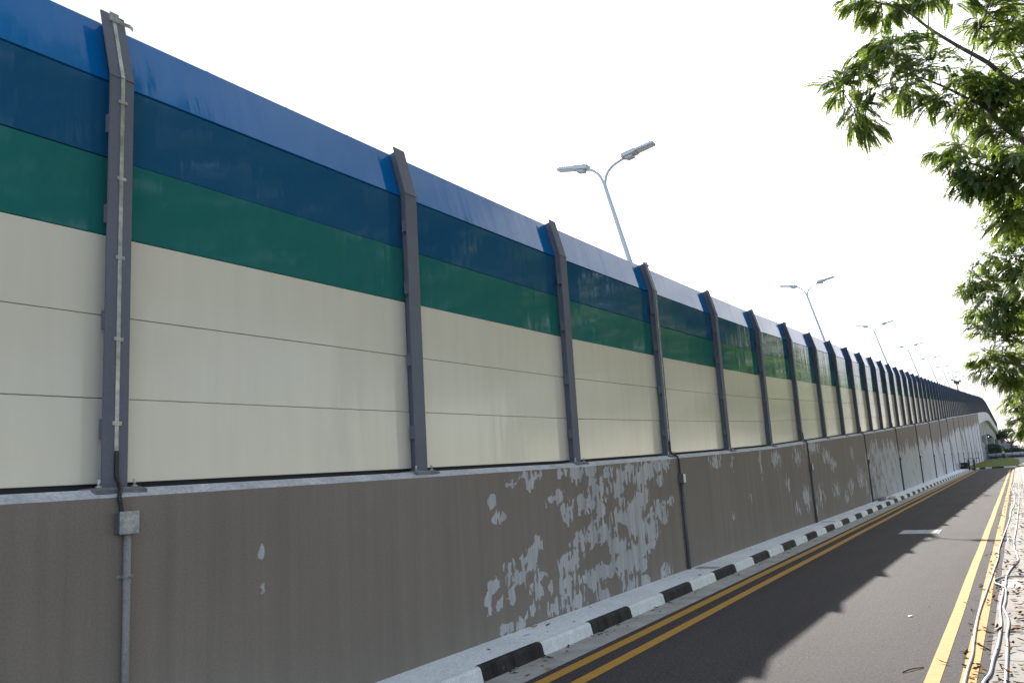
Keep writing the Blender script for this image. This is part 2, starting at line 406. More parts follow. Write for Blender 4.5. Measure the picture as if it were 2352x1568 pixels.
# ------------------------------------------------------------------ retaining wall: one panel between each pair of joints
JOINTS = [-6.1, 2.955, 12.32, 21.7, 31.25]
while JOINTS[-1] < 148: JOINTS.append(JOINTS[-1]+9.65)
JOINTS.append(WALL_END)
wall = thing("retaining_wall", (WX(0), 0, 0), "long taupe concrete retaining wall with scraped paint patches carrying the noise barrier", "wall")
def c8(x, y):   # a photo crop's pixels -> (Y, z) on the wall
    d = ray((1800+x/1.96)*.5742, (1750+y/1.96)*.5742); t = -4.5/d.x; return d.y*t, EYE+d.z*t
PATCH = [(330,500,30),(410,620,45),(350,650,20),(460,1010,45),(350,1160,50),(430,1130,40),(480,1250,50),(560,1080,60),(590,960,45),(650,900,50),(680,820,35),(640,1000,40),(650,1170,45),(720,1080,40),(700,1200,35),(300,1280,45),(330,1360,35),(650,1350,40),(410,1290,25),(790,1170,25),(820,1330,50),
 (600,285,35),(680,285,35),(560,290,30),(870,280,35),(1000,270,60),(1100,240,50),(1230,290,40),(460,370,25),(510,350,30),(630,370,35),(870,460,40),(930,560,50),(760,500,25),(800,480,25),(920,650,30),(1030,500,55),(1020,560,30),(1150,400,60),(1110,520,60),(1190,560,55),(1150,660,40),(1200,720,55),(1110,780,65),(1190,800,30),(1010,800,45),(960,840,30),(940,1000,75),(980,960,60),(940,1100,50),(900,1150,50),(1010,1120,35),(940,1200,35),(1000,1280,65),(960,1320,35),(1060,1100,30),(1120,1120,65),(1180,1060,55),(1250,1040,50),
 (1330,400,65),(1350,290,65),(1400,240,45),(1330,620,65),(1310,850,65),(1400,950,95),(1340,980,65),(1450,900,65),(1440,600,85),(1480,700,75),(1500,480,60),(1490,320,50),(1540,250,60),(1620,220,50),(1690,210,40),(1590,720,55),(1580,600,35),(1650,550,50),(1680,640,40),(1720,500,30),(1580,840,35),(1690,1060,45),(1510,1000,45),(1420,1170,45),(1530,1120,40),(1190,1230,40),(1500,870,45),(1640,340,30),(1220,1240,30),(480,1490,40),(540,1480,45),(410,1510,25)]
PATCH += [(-1439, 1212, 26), (-1440, 1190, 18), (-1455, 880, 10), (-1452, 915, 10)]
BL = []
for x, y, r in PATCH:
    Y, z = c8(x, y); Y2, _ = c8(x+r, y); BL.append((Y, z, max(.05, abs(Y2-Y)), max(.05, r/1.96*.5742*Y/1500), 1.25))
# sparser patches further on: (Y, height, half-width, half-height, strength)
for a in [(14.2, 1.72, .35, .12, 1.1), (15.2, 1.65, .15, .12, .9), (17.2, 1.62, .12, .3, .95), (18.5, 1.7, .5, .2, 1), (20.6, 1.75, .5, .22, 1), (16.2, 1.0, .12, .12, .9), (19.3, 1.1, .2, .3, .9), (21.1, .75, .4, .3, 1.1), (20.0, .6, .3, .2, .8), (15, .75, .1, .1, .9),
          (22.3, 2.0, 1.0, .18, 1.1), (24.0, 1.75, .5, .22, 1.1), (25.0, 1.5, .5, .18, 1), (28.4, 1.8, .3, .25, .9), (22.8, .75, .6, .3, .9), (25, .8, .6, .25, .85), (27.5, .8, .6, .3, .9), (29.5, 1.0, .6, .4, 1), (26.5, .55, .4, .2, .9), (30.5, .8, .4, .4, .95), (22.0, .4, .15, .3, .9)]: BL.append(a)
BND = lerp_table([(30, 1.8), (33, 2.15), (37, 2.15), (44, 2.2), (52.8, 2.33), (63, 2.42), (68, 2.5), (73.5, 2.85), (90, 3.65), (118, 4.65), (151, 6.1), (158, 6.4)])
rs = random.Random(11)
_jag = [rs.random() for _ in range(1200)]
def bare(Y, z):
    v = 0
    if Y < 34:
        for (by, bz, ry, rz, st) in BL:
            if by > 13: st = st-.12
            dy = (Y-by)/ry; dz = (z-bz)/rz
            if abs(dy) < 1.8 and abs(dz) < 1.8:
                q = dy*dy+dz*dz
                if q < 3.2: v = max(v, st*math.exp(-q*.8))
    if Y > 31:
        b = BND(Y)+(_jag[int(Y*3) % 1200]-.5)*.5+(_jag[int(Y*.9+400) % 1200]-.5)*.5
        dens = min(1.0, .55+(Y-31)/22)
        u = (b-z)/.25
        w = max(0, min(1, u+.3))*dens*1.3
        if Y < 52:   # worn remains of paint low down
            w *= .62+.5*math.sin(Y*1.9+z*2.2+2*_jag[int(Y*2) % 1200])**2
        else:
            q_ = math.sin(Y*.47+1.3*math.sin(Y*.21)+z*.9)+.8*math.sin(z*1.7+Y*.83)+1.1*(_jag[int(Y*2.1+77) % 1200]-.5)
            w *= max(.30, min(1.0, .92-.36*max(0, q_-.15)))
        v = max(v, w)
    return v
WJ = [j for j in JOINTS if abs(j-2.955) > .01]
for ji, (ya, yb) in enumerate(zip(WJ, WJ[1:])):
    a, b = ya+.012, yb-.012
    stp = .06 if ya < 31 else (.15 if ya < 60 else .4)
    if ya < 0: stp = .1
    ny = max(2, int((b-a)/stp)); nz = max(6, int((LEDGE(a)-.0)/(.06 if ya < 31 else .12)))
    vs, fs, at = [], [], []
    for i in range(ny+1):
        Y = a+(b-a)*i/ny; top = LEDGE(Y)
        for j in range(nz+1):
            z = top*j/nz
            vs.append((WX(Y), Y, z)); at.append(bare(Y, z))
    for i in range(ny):
        for j in range(nz):
            p = i*(nz+1)+j; fs.append((p, p+nz+1, p+nz+2, p+1))
    mb = MB(); mb.add(vs, fs)
    nfront = len(vs)
    # sides and back
    for Y, flip in ((a, False), (b, True)):
        q = [(WX(Y)-.003, Y, 0), (WX(Y)-.003, Y, LEDGE(Y)-.004), (WX(Y)-.4, Y, LEDGE(Y)-.004), (WX(Y)-.4, Y, 0)]
        mb.add(q, [(0, 1, 2, 3)])
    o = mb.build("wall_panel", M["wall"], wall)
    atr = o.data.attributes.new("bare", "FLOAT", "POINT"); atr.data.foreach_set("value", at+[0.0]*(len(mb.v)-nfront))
    # rough sloping coping
    mb = MB(); nc = max(4, int((b-a)/(.12 if ya < 40 else .6)))
    rings = []
    for i in range(nc+1):
        Y = a+(b-a)*i/nc; j = rs.uniform(-.006, .006) if ya < 60 else 0; L = LEDGE(Y); X = WX(Y)
        rings.append([(X-.0015, Y, L-.004), (X-.012, Y, L+.004+j), (X-.115, Y, L+.052), (X-.42, Y, L+.054), (X-.42, Y, L-.02), (X-.02, Y, L-.02)])
    mb.loft(rings, True, False); mb.build("coping", M["coping"], wall)
mb = MB()
for ya in WJ[1:-1]: mb.box(WX(ya)-.06, WX(ya)-.03, ya-.03, ya+.03, 0, LEDGE(ya)+.0)
mb.build("joint_filler", M["seal"], wall)
# solid fill behind, and the raised road it carries
g = MB(); ys = [-14]+[y for y in JOINTS]+[172, 194, 212, 227, 240, 273, 300, 347]
rings = [[(WX(y)-.41, y, -.02 if y < 165 else LEDGE(y)-1.6), (WX(y)-.41, y, LEDGE(y)-.02), (WX(y)-.7, y, LEDGE(y)-.021), (WX(y)-.72, y, LEDGE(y)-.5), (-20, y, LEDGE(y)-.5), (-20, y, -.02 if y < 165 else LEDGE(y)-1.6)] for y in ys]
g.loft(rings, True, False); struct("elevated_road", g, M["deck"])

# ------------------------------------------------------------------ noise barrier
bar = thing("noise_barrier", (WX(0)-.2, 0, LEDGE(0)), "tall noise barrier of cream, green and blue sheet panels between grey steel posts", "noise barrier")
XF = -.12            # outer face of the post flanges from the wall face
XP = XF-.108         # outer face of the panels
B0 = .085            # panel foot above the ledge
ROW = .517
LEAN = R(14.0); SL = .475
def sx(u): return -math.sin(LEAN)*u
KZ = B0+5*ROW        # kink height above ledge
def pt(Y, dx, dz): return (WX(Y)+dx, Y, LEDGE(Y)+dz)
def slant(u, off):   # point on the leaning part: u along the slope, off inward
    return (-math.sin(LEAN)*u-math.cos(LEAN)*off, math.cos(LEAN)*u-math.sin(LEAN)*off)
def panel_prof(row):
    t, c, gp = .10, .003, .0022
    if row < 5:
        z0, z1 = B0+row*ROW+gp, B0+(row+1)*ROW-gp
        p = [(XP-c, z0), (XP, z0+c), (XP, z1-c), (XP-c, z1), (XP-.03, z1), (XP-.03, z1+2*gp-.001), (XP-t, z1+2*gp-.001), (XP-t, z0), ]
        return p
    u0, u1 = .012, SL
    q = [(u0, c), (u0+c, 0), (u1-c, 0), (u1, c), (u1, t), (u0-.004, t)]
    return [(XP+slant(u, o)[0], KZ+slant(u, o)[1]) for u, o in q]
PN = ["beige_panel", "beige_panel", "beige_panel", "green_panel", "navy_panel", "blue_panel"]
PM = [M["beige"]]*3+[M["green"], M["navy"], M["blue"]]
count = {}
rest = {}
for bi, (ya, yb) in enumerate(zip(POSTS, POSTS[1:])):
    a, b = ya+.02, yb-.02
    for r in range(6):
        nm = PN[r]; count[nm] = count.get(nm, 0)+1
        jx = random.uniform(-.004, .004)
        prof = [(x+jx, z) for x, z in panel_prof(r)]
        many = count[nm] > 99
        mb = rest.setdefault(nm, MB()) if many else MB()
        mb.prism(prof, lambda p: pt(a, p[0], p[1]), lambda p: pt(b, p[0], p[1]))
        if r == 5 and bi < 30:     # little drip clips along the top rail
            for q in (.28, .55, .8):
                Y = a+(b-a)*q; s_ = slant(SL, .02)
                x0, z0 = XP+s_[0], KZ+s_[1]
                P = pt(Y, x0, z0); mb.box(P[0]-.01, P[0]+.01, Y-.012, Y+.012, P[2]-.01, P[2]+.012)
        if not many: mb.build(nm, PM[r], bar)
for nm, mb in rest.items(): tag(mb.build(nm, PM[PN.index(nm)], bar), kind="stuff")
# dark seal closing the slot under the panels
mb = MB()
for ya, yb in zip(POSTS, POSTS[1:]):
    p = [(XP-.03, .03), (XP-.03, B0+.003), (XP-.11, B0+.003), (XP-.11, .03)]
    mb.prism(p, lambda q: pt(ya, *q), lambda q: pt(yb, *q))
mb.build("foot_seal", M["seal"], bar)
def post_mesh(Y, mb, full=True):
    hw, tf, dep, tw = .082, .012, .235, .010
    top = SL+.035
    def sect(x0, x1, y0, y1):
        lo, hi = [], []
        k = []
        for xx in (x0, x1):
            off = XF-xx    # inward distance from the outer flange face
            k.append(off)
        rings = []
        for (lev, u) in ((.062, None), (KZ, 0), (KZ, top)):
            ring = []
            for off, yy in ((k[0], y0), (k[1], y0), (k[1], y1), (k[0], y1)):
                if u is None: q = (XF-off, lev)
                elif u == 0: q = (XF-off, KZ-math.tan(LEAN/2)*off+.0)
                else: s_ = slant(u, off); q = (XF+s_[0], KZ+s_[1])
                P = (WX(Y)+q[0], Y+yy, LEDGE(Y)+q[1]); ring.append(P)
            rings.append(ring)
        mb.loft(rings, True, False)
    sect(XF, XF-tf, -hw, hw)
    sect(XF-tf-.0005, XF-dep+tf+.0005, -tw/2, tw/2)
    sect(XF-dep+tf, XF-dep, -hw, hw)
    if full:   # weld seam at the bend
        x = WX(Y)+XF; z = LEDGE(Y)+KZ
        mb.tube([(x+.001, Y-hw, z), (x+.001, Y+hw, z)], .006, 6)
        # packer shims between flange and panel
        for z0 in (.35, 1.02, 1.7, 2.3):
            mb.box(x-.075, x-.0125, Y-hw+.02, Y-hw+.045, LEDGE(Y)+z0, LEDGE(Y)+z0+.12)
rest = MB()
for i, Y in enumerate(POSTS):
    if i >= 99: post_mesh(Y, rest, False); continue
    mb = MB(); post_mesh(Y, mb, i < 40); po = mb.build("post", M["post"], bar)
    if i < 26:
        mb = MB(); x = WX(Y); L = LEDGE(Y)
        hw = .165
        lo = [(x-.05, Y-hw, L+.022), (x-.05, Y+hw, L+.022), (x-.40, Y+hw, L+.022), (x-.40, Y-hw, L+.022)]
        hi = [(x-.075, Y-hw+.03, L+.061), (x-.075, Y+hw-.03, L+.061), (x-.37, Y+hw-.03, L+.061), (x-.37, Y-hw+.03, L+.061)]
        mid = [(p[0]+(.004 if k < 2 else 0), p[1], L+.045) for k, p in enumerate(lo)]
        mb.loft([lo, mid, hi], True, False); mb.build("base_pad", M["grout"], po)
    if i < 14:
        for sy in (-1, 1):
            mb = MB(); P = (x-.10, Y+sy*.115, L+.058)
            mb.tube([P, (P[0], P[1], P[2]+.012)], .017, 6); mb.tube([(P[0], P[1], P[2]+.012), (P[0], P[1], P[2]+.05)], .009, 8)
            mb.build("anchor_bolt", M["galv"], po)
tag(rest.build("post", M["post"], bar), kind="stuff")

# ------------------------------------------------------------------ earthing conduits at every wall joint
ORD = ["first", "second", "third", "fourth", "fifth", "sixth", "seventh", "eighth", "ninth", "tenth", "eleventh", "twelfth", "thirteenth", "fourteenth", "fifteenth", "sixteenth"]
def conduit(i, Y):
    yp = min(POSTS, key=lambda q: abs(q-Y)); X = WX(Y); L = LEDGE(Y)
    near = i < 5
    lab = ("steel earthing strip on a post above a large grey junction box and pipe" if i == 0 else
           "earthing cable and white-labelled box with dark pipe beside the most scraped wall panel" if i == 1 else
           "dark cable pipe with box on the wall, %s joint past the large junction box" % ORD[i-1])
    t = thing("cable_conduit", (X, Y, PAV), lab, "conduit", "cable conduits at the joints of the retaining wall")
    # flat strip up the post face, bent with it
    if i < 9:
        w = .013; yo = yp+.002; e = .004
        mb = MB(); rg = []
        for (q0, q1) in ((.26, None), (KZ, 0), (KZ, SL+.01)):
            if q1 is None: pts = [(XF+.002, q0), (XF+.002+e, q0)]
            elif q1 == 0: pts = [(XF+.002, KZ), (XF+.002+e, KZ)]
            else:
                pts = [(XF+slant(q1, -.002)[0], KZ+slant(q1, -.002)[1]), (XF+slant(q1, -.002-e)[0], KZ+slant(q1, -.002-e)[1])]
            rg.append([(WX(yp)+pts[0][0], yo-w, LEDGE(yp)+pts[0][1]), (WX(yp)+pts[1][0], yo-w, LEDGE(yp)+pts[1][1]), (WX(yp)+pts[1][0], yo+w, LEDGE(yp)+pts[1][1]), (WX(yp)+pts[0][0], yo+w, LEDGE(yp)+pts[0][1])])
        mb.loft(rg, True, False); st = mb.build("metal_strip", M["galv"], t)
        if near:
            for k in range(5):
                z = LEDGE(yp)+.43+k*.515; x = WX(yp)+XF+.0065
                mb = MB(); mb.box(x, x+.004, yo-.03, yo+.03, z, z+.022); mb.box(x-.0055, x-.0002, yo-.03, yo-.0135, z, z+.022); mb.box(x-.0055, x-.0002, yo+.0135, yo+.03, z, z+.022)
                for s_ in (-1, 1): mb.tube([(x+.004, yo+s_*.021, z+.011), (x+.008, yo+s_*.021, z+.011)], .005, 6)
                mb.build("clip", M["galv"], st)
            # clamp and spare tail at the top
            s0 = slant(SL-.02, -.008); x = WX(yp)+XF+s0[0]; z = LEDGE(yp)+KZ+s0[1]
            mb = MB(); mb.box(x-.004, x+.008, yo-.035, yo+.025, z-.01, z+.05); mb.box(x+.0082, x+.012, yo-.03, yo-.012, z-.005, z+.045); mb.box(x+.0082, x+.012, yo-.002, yo+.016, z-.005, z+.045)
            mb.build("clamp", M["galv"], st)
            mb = MB(); rg = []
            for dy, dz, dx in ((.02, .0, .004), (.07, -.01, .003), (.11, -.004, .0), (.145, -.014, -.008), (.165, -.035, -.02)):
                rg.append([(x+dx, yo+dy, z+dz), (x+dx+.003, yo+dy, z+dz), (x+dx+.003, yo+dy, z+dz+.026), (x+dx, yo+dy, z+dz+.026)])
            mb.loft(rg, True, False); mb.build("strip_tail", M["galv"], st)
        # dark sleeve and cable over the coping
        xs = WX(yp)+XF; yb = Y+.045
        bz = 1.555 if i == 0 else (1.545 if i == 1 else 1.53+.012*min(i, 8))
        mb = MB()
        mb.tube(smooth([(xs+.010, yo, LEDGE(yp)+.275), (xs+.012, yo, LEDGE(yp)+.14), (xs+.035, yo, LEDGE(yp)+.085), (X-.03, (yo+yb)/2, L+.048), (X+.014, yb-.008, L+.004), (X+.018, yb, L-.05), (X+.018, yb+.004, max(bz-.0, PAV+1.3))], 5), .0135 if near else .018, 8)
        mb.build("cable", M["dark"], t)
    else:
        bz = 1.53+.012*min(i, 8); yb = Y+.045
        mb = MB(); mb.tube([(X+.018, yb, L), (X+.018, yb, bz)], .016, 6); mb.build("cable", M["dark"], t)
    # box with lid
    if i == 0: yb = Y+.075; by, bh, bd = .060, .125, .06
    else: by, bh, bd = .05, .14, .085
    z1 = bz; z0 = bz-bh
    mb = MB(); mb.bbox(X+.002, X+bd-.006, yb-by, yb+by, z0, z1, .004); bx = mb.build("junction_box", M["pipe2"], t)
    mb = MB(); mb.bbox(X+bd-.0058, X+bd, yb-by-.002, yb+by+.002, z0-.002, z1+.002, .002)
    ld = mb.build("lid", M["lid"] if i == 0 else M["pipe2"], bx)
    if i == 0:
        mb = MB()
        for yy, zz in ((-.8, .1), (.8, .1), (-.8, .9), (.8, .9), (0, .92)): mb.tube([(X+bd, yb+yy*by, z0+bh*zz), (X+bd+.003, yb+yy*by, z0+bh*zz)], .005, 8)
        mb.build("lid_screw", M["galv"], ld)
    elif i < 3:
        mb = MB(); mb.box(X+bd+.0002, X+bd+.0012, yb-by+.006, yb+by-.004, z0+.006, z1-.004); mb.build("sticker", M["sticker"], ld)
    r = .021 if i == 0 else (.025 if i < 4 else .034)
    mb = MB(); mb.tube([(X+.03, yb+.006, z0+.004), (X+.03, yb+.006, PAV+.002)], r, 12); mb.build("pipe", M["pipe"] if i == 0 else M["pipe2"], t)
    if near:
        for zc in (.47, .98) if i else (.45, 1.06):
            mb = MB(); mb.tube([(X+.03, yb+.006, PAV+zc), (X+.03, yb+.006, PAV+zc+.018)], r+.004, 12); mb.box(X+.001, X+.012, yb-.045, yb+.057, PAV+zc, PAV+zc+.018); mb.build("saddle_clip", M["pipe"] if i == 0 else M["pipe2"], t)
for i, Y in enumerate(JOINTS[1:-1]): conduit(i, Y)

# ------------------------------------------------------------------ twin-arm street lamps behind the barrier
def make_lamp():
    t = thing("street_lamp", (0, 0, 0), "pale twin-arm street lamp rising behind the cream and blue barrier, first in the long row", "street lamp", "twin-arm lamps along the elevated road")
    H = 9.6; k = -.232
    LZ = 5.7; fork = Vector((k*(H-LZ), 0, H))
    mb = MB(); mb.tube([(0, 0, -.5), (0, 0, .3), (0, 0, LZ-.25), (k*.2, 0, LZ+.3), fork], [.10, .10, .10, .082, .062], 12)
    mb.tube([(0, 0, -.5), (0, 0, .02)], .17, 12)
    mb.build("pole", M["lamp"], t)
    for s in (-1, 1):
        mb = MB(); pts = []
        if s > 0:
            p0, p1, p2, p3 = fork+Vector((.02, 0, -.12)), fork+Vector((-.02, 0, .42)), fork+Vector((.25, 0, .58)), fork+Vector((.72, 0, .70))
        else:
            p0, p1, p2, p3 = fork+Vector((.02, 0, -.12)), fork+Vector((-.09, 0, .33)), fork+Vector((-.22, 0, .56)), fork+Vector((-.58, 0, .66))
        for q in range(13):
            u = q/12; pts.append(p0*(1-u)**3+p1*3*u*(1-u)**2+p2*3*u*u*(1-u)+p3*u**3)
        mb.tube(pts, .043, 10); mb.build("arm", M["lamp"], t)
        e = pts[-1]; tilt = R(9)
        def L(u, v, w):   # along, across, up in the luminaire's own axes
            return (e.x+s*(u*math.cos(tilt)-w*math.sin(tilt)), v, e.z+u*math.sin(tilt)+w*math.cos(tilt))
        mb = MB()
        body = lambda u0, u1, v0, v1, w0, w1: mb.hexa([L(u, v, w) for u, v, w in ((u0, -v0, w0), (u1, -v1, w0), (u1, v1, w0), (u0, v0, w0), (u0, -v0*.8, w1), (u1, -v1*.85, w1), (u1, v1*.85, w1), (u0, v0*.8, w1))])
        body(-.05, .42, .17, .19, .0, .13)
        body(.42, 1.02, .19, .15, .03, .105)
        body(.06, .30, .13, .13, -.085, .0)       # driver housing below
        for q in range(6):
            u = .48+q*.085
            body(u, u+.022, .15, .15, .105, .145)
        hd = mb.build("lamp_head", M["lamp"], t)
        mb = MB(); mb.hexa([L(u, v, w) for u, v, w in ((.47, -.14, .022), (.97, -.115, .022), (.97, .115, .022), (.47, .14, .022), (.47, -.14, .0298), (.97, -.115, .0298), (.97, .115, .0298), (.47, .14, .0298))]); mb.build("diffuser", M["lens"], hd)
        mb = MB(); mb.tube([L(.12, 0, .13), L(.12, 0, .19)], .045, 10); mb.build("sensor_cap", M["lamp"], hd)
    return t
lamp = make_lamp()
for i in range(14):
    m_ = 14.17+18.6*i; fz = 7.108+.801*i if i < 11 else LEDGE(m_)+5.5
    o = lamp if i == 0 else copy_tree(lamp)
    o.scale = (.62, .62, .62); o.location = (-6.113+.232*3.9*.62, m_, fz-5.952)
    if i: o["label"] = "thin grey twin-arm street lamp behind the barrier, %s in the row from the pale one" % ORD[i]

# ------------------------------------------------------------------ bridge beyond the wall
br = thing("bridge", (-5, WALL_END, 0), "pale concrete road bridge with deep curved parapet on piers beyond the retaining wall", "bridge")
g = MB(); ysb = [WALL_END+.01, 165, 172, 183, 194, 204, 212, 220, 227, 234, 240, 250, 262, 273, 290, 310, 330, 347]
rings = [[(WX(y)+.05, y, LEDGE(y)), (WX(y)-.5, y, LEDGE(y)+.02), (WX(y)-.5, y, LEDGE(y)-1.85), (WX(y)+.05, y, LEDGE(y)-1.75)] for y in ysb]
g.loft(rings, True, False); g.build("parapet", M["bridge"], br)
g = MB(); GB = lerp_table([(158, 4.0), (182, 4.5), (219, 5.5), (240, 5.8), (285, 5.5), (347, 5.0)])
rings = [[(-5.6, y, LEDGE(y)-1.5), (-5.9, y, LEDGE(y)-1.5), (-5.9, y, GB(y)), (-5.6, y, GB(y))] for y in ysb]
g.loft(rings, True, False)
rings = [[(-19, y, LEDGE(y)-1.5), (-19.3, y, LEDGE(y)-1.5), (-19.3, y, GB(y)), (-19, y, GB(y))] for y in ysb]
g.loft(rings, True, False)
for q in (-8.5, -12, -15.5):
    rings = [[(q, y, LEDGE(y)-1.5), (q-.4, y, LEDGE(y)-1.5), (q-.4, y, GB(y)+.05), (q, y, GB(y)+.05)] for y in ysb]; g.loft(rings, True, False)
g.build("girder", M["girder"], br)
for y in (178, 200, 222, 244, 266, 288, 310):
    g = MB(); g.box(-5.595, -5.45, y-.6, y+.6, GB(y)+.05, LEDGE(y)-1.6); g.build("girder_rib", M["bridge"], br)
for y0, y1 in ((203, 209), (276, 284), (338, 347)):
    g = MB(); g.box(-9.5, -5.35, y0, y1, -.1, GB(y0)+.1); g.box(-19, -15, y0, y1, -.1, GB(y0)+.1); g.build("pier", M["pierc"], br)
g = MB(); g.box(-19.5, -4.95, WALL_END+.02, 163, -.1, LEDGE(160)-1.8); g.build("abutment", M["abut"], br)
for yy, zz in ((163.5, 5.6), (163.5, 5.0)):
    pass
hd = MB()
for k in range(50): hd.box(-10.2, -10.1, 166+k*3.2, 169.15+k*3.2, -.02, 4.4)  # added dark screen: stops light from beyond, keeps the bridge opening dark
o = hd.build("hoarding", M["brown"], origin=(-10.1, 166, 0)); tag(o, "added dark screen deep under the bridge deck, blocking light from behind", "hoarding")
hd = MB()
for k in range(9):
    y = 166+k*3.2; hd.box(-5.62+.0, -5.55, y, y+3.15, .02, 3.3); 
o = hd.build("hoarding", M["hoard"], origin=(-5.6, 166, 0)); tag(o, "blue-grey site hoarding standing in the bridge opening", "hoarding")

# ------------------------------------------------------------------ camera-side small things on the road
g = MB()
def grating(y, x0=-.385, x1=-.03, idx=0):
    t = thing("drain_grate", ((x0+x1)/2, y, 0), "steel drain grate in the slab strip, %s one counted from the hose loop" % ORD[idx], "drain grate", "steel grates in the drain slab strip")
    mb = MB(); mb.box(x0, x1, y-.31, y-.275, -.06, .01); mb.box(x0, x1, y+.275, y+.31, -.06, .01); mb.box(x0, x0+.03, y-.275, y+.275, -.06, .01); mb.box(x1-.03, x1, y-.275, y+.275, -.06, .01)
    mb.build("frame", M["galv"], t)
    mb = MB(); q = y-.25
    while q < y+.26: mb.box(x0+.03, x1-.03, q-.009, q+.009, -.04, .006); q += .04
    mb.build("grille", M["galv"], t)
for k, y in enumerate(GR[1:8]): grating(y, idx=k)
t = thing("manhole_cover", (-2.02, 19.85, 0), "pale rectangular concrete access cover set in the asphalt at the shadow edge", "manhole cover")
for k in range(3):
    a0 = -2.36+k*.235
    mb = MB(); mb.bbox(a0, a0+.228, 19.4, 20.3, -.08, .011, .006); mb.build("cover_slab", M["cover"], t)
mb = MB(); mb.box(-2.40, -2.365, 19.36, 20.34, -.08, .006); mb.box(-1.65, -1.615, 19.36, 20.34, -.08, .006); mb.box(-2.365, -1.65, 19.36, 19.395, -.08, .006); mb.box(-2.365, -1.65, 20.305, 20.34, -.08, .006)
mb.build("frame", M["post"], t)
for k, (x, y) in enumerate(((-4.22, 12.55), (-4.22, 22.0))):
    mb = MB(); q = y-.10
    mb.box(x-.20, x+.14, y-.13, y+.13, PAV-.05, PAV+.003)
    o = mb.build("inspection_cover", M["gutter"], origin=(x, y, PAV)); tag(o, "flat inspection cover in the walkway at the foot of the %s" % ("white-labelled pipe" if k == 0 else "pipe before the crumpled sacks"), "inspection cover")

HR = .0108
h1 = [(-.55, 4.0), (-.545, 5.6), (-.54, 6.88), (-.54, 7.21), (-.53, 7.77), (-.54, 8.28), (-.55, 9.08), (-.55, 9.93), (-.53, 11.03), (-.51, 12.25), (-.49, 13.46), (-.47, 14.71), (-.48, 15.95), (-.47, 16.7), (-.44, 18.74), (-.40, 21.0), (-.37, 23.6), (-.36, 26.17), (-.31, 27.7), (-.30, 31), (-.33, 36), (-.42, 40), (-.38, 46)]
h2 = [(-.50, 5.5), (-.46, 6.4), (-.42, 6.91), (-.39, 7.15), (-.38, 7.6), (-.36, 8.08), (-.35, 8.71), (-.35, 9.25), (-.37, 9.91), (-.37, 10.51), (-.36, 10.99), (-.357, 11.45), (-.34, 11.81), (-.34, 12.5), (-.30, 13.28), (-.24, 13.96), (-.21, 14.48), (-.24, 15.54), (-.26, 15.91), (-.27, 17.52), (-.24, 20.05), (-.21, 24.26), (-.18, 29.4), (-.16, 36), (-.17, 46)]
h3 = [(.3, 12.8), (.1, 12.72), (-.15, 12.6), (-.32, 12.54), (-.42, 12.42), (-.465, 12.2), (-.45, 11.93), (-.385, 11.58), (-.335, 11.35), (-.33, 11.0), (-.33, 10.51), (-.34, 10.07), (-.31, 9.67), (-.29, 9.3), (-.29, 9.0), (-.30, 8.6), (-.29, 8.24), (-.29, 7.69), (-.29, 7.26), (-.29, 6.95), (-.30, 5.5)]
def zat(x): return (.008 if x > -.4 else .004)+HR
for pts, lab in ((h1, "white hose lying along the outer yellow line"), (h2, "white hose running from the road edge onto the drain slabs"), (h3, "white hose looping over another hose beside the steel grate")):
    up = HR*2 if pts is h3 else 0
    P = smooth([(x, y, zat(x)+(up if (pts is h3 and 11.2 < y < 11.6) else 0)) for x, y in pts], 5)
    mb = MB(); mb.tube(P, HR, 8); o = mb.build("hose", M["hose"], origin=(pts[0][0], pts[0][1], 0)); tag(o, lab, "hose", "white hoses beside the road")

# fallen leaves
def leaf(mb, x, y, z, L, W, a, curl, mi=0, tilt=0):
    ca, sa = math.cos(a), math.sin(a); vs = []
    prof = [(-.5, 0.05), (-.25, .8), (.1, 1), (.35, .6), (.5, .03)]
    for u, w in prof:
        zz = z+.004+curl*L*(u*u)*1.6+abs(tilt)*(u+.5)*L*.5
        for s in (-1, 0, 1):
            lx, ly = u*L, s*w*W*.5
            vs.append((x+lx*ca-ly*sa, y+lx*sa+ly*ca, zz+(abs(s)*w*W*.35*curl*2)))
    fs = []
    for k in range(4):
        for j in range(2): fs.append((k*3+j, (k+1)*3+j, (k+1)*3+j+1, k*3+j+1))
    mb.add(vs, fs, False, mi)
rl = random.Random(5); g = MB()
for i in range(760):
    y = 5.8+(rl.random()**1.7)*42
    side = rl.random()
    if side < .78: x = rl.gauss(-.20, .13); z = .009
    else: x = rl.gauss(-.52, .08); z = .002
    if x > .35: continue
    if x > -.012: z = .03
    if -.40 < x < -.02: z = .009
    leaf(g, x, y, z, rl.uniform(.03, .10), rl.uniform(.016, .036), rl.uniform(0, 6.28), rl.uniform(.1, .7), 0 if rl.random() < .88 else 1, rl.choice((0, .3, .6)))
for i in range(150):
    y = 6.0+(rl.random()**1.5)*36; x = -3.93+abs(rl.gauss(0, .09)); z = .003
    if rl.random() < .18: x = rl.uniform(-4.4, -4.05); z = PAV
    leaf(g, x, y, z, rl.uniform(.03, .085), rl.uniform(.012, .03), rl.uniform(0, 6.28), rl.uniform(.05, .5), 0 if rl.random() < .75 else 1, rl.choice((0, 0, .4)))
for i in range(60):
    leaf(g, rl.uniform(-3.1, -.9), 6+(rl.random()**1.5)*40, .002, rl.uniform(.015, .04), .012, rl.uniform(0, 6.28), .2)
tag(g.build("leaf_litter", [M["dry"], M["dryy"]]), "dry brown leaves and bits scattered along the road edges", "leaf litter", kind="stuff")
def one_leaf(px, py, z, L, W, a, m, lab, curl=.35):
    P = ground(px, py, z); mb = MB(); leaf(mb, P.x, P.y, z, L, W, a, curl); o = mb.build("fallen_leaf", M[m], origin=P); tag(o, lab, "leaf")
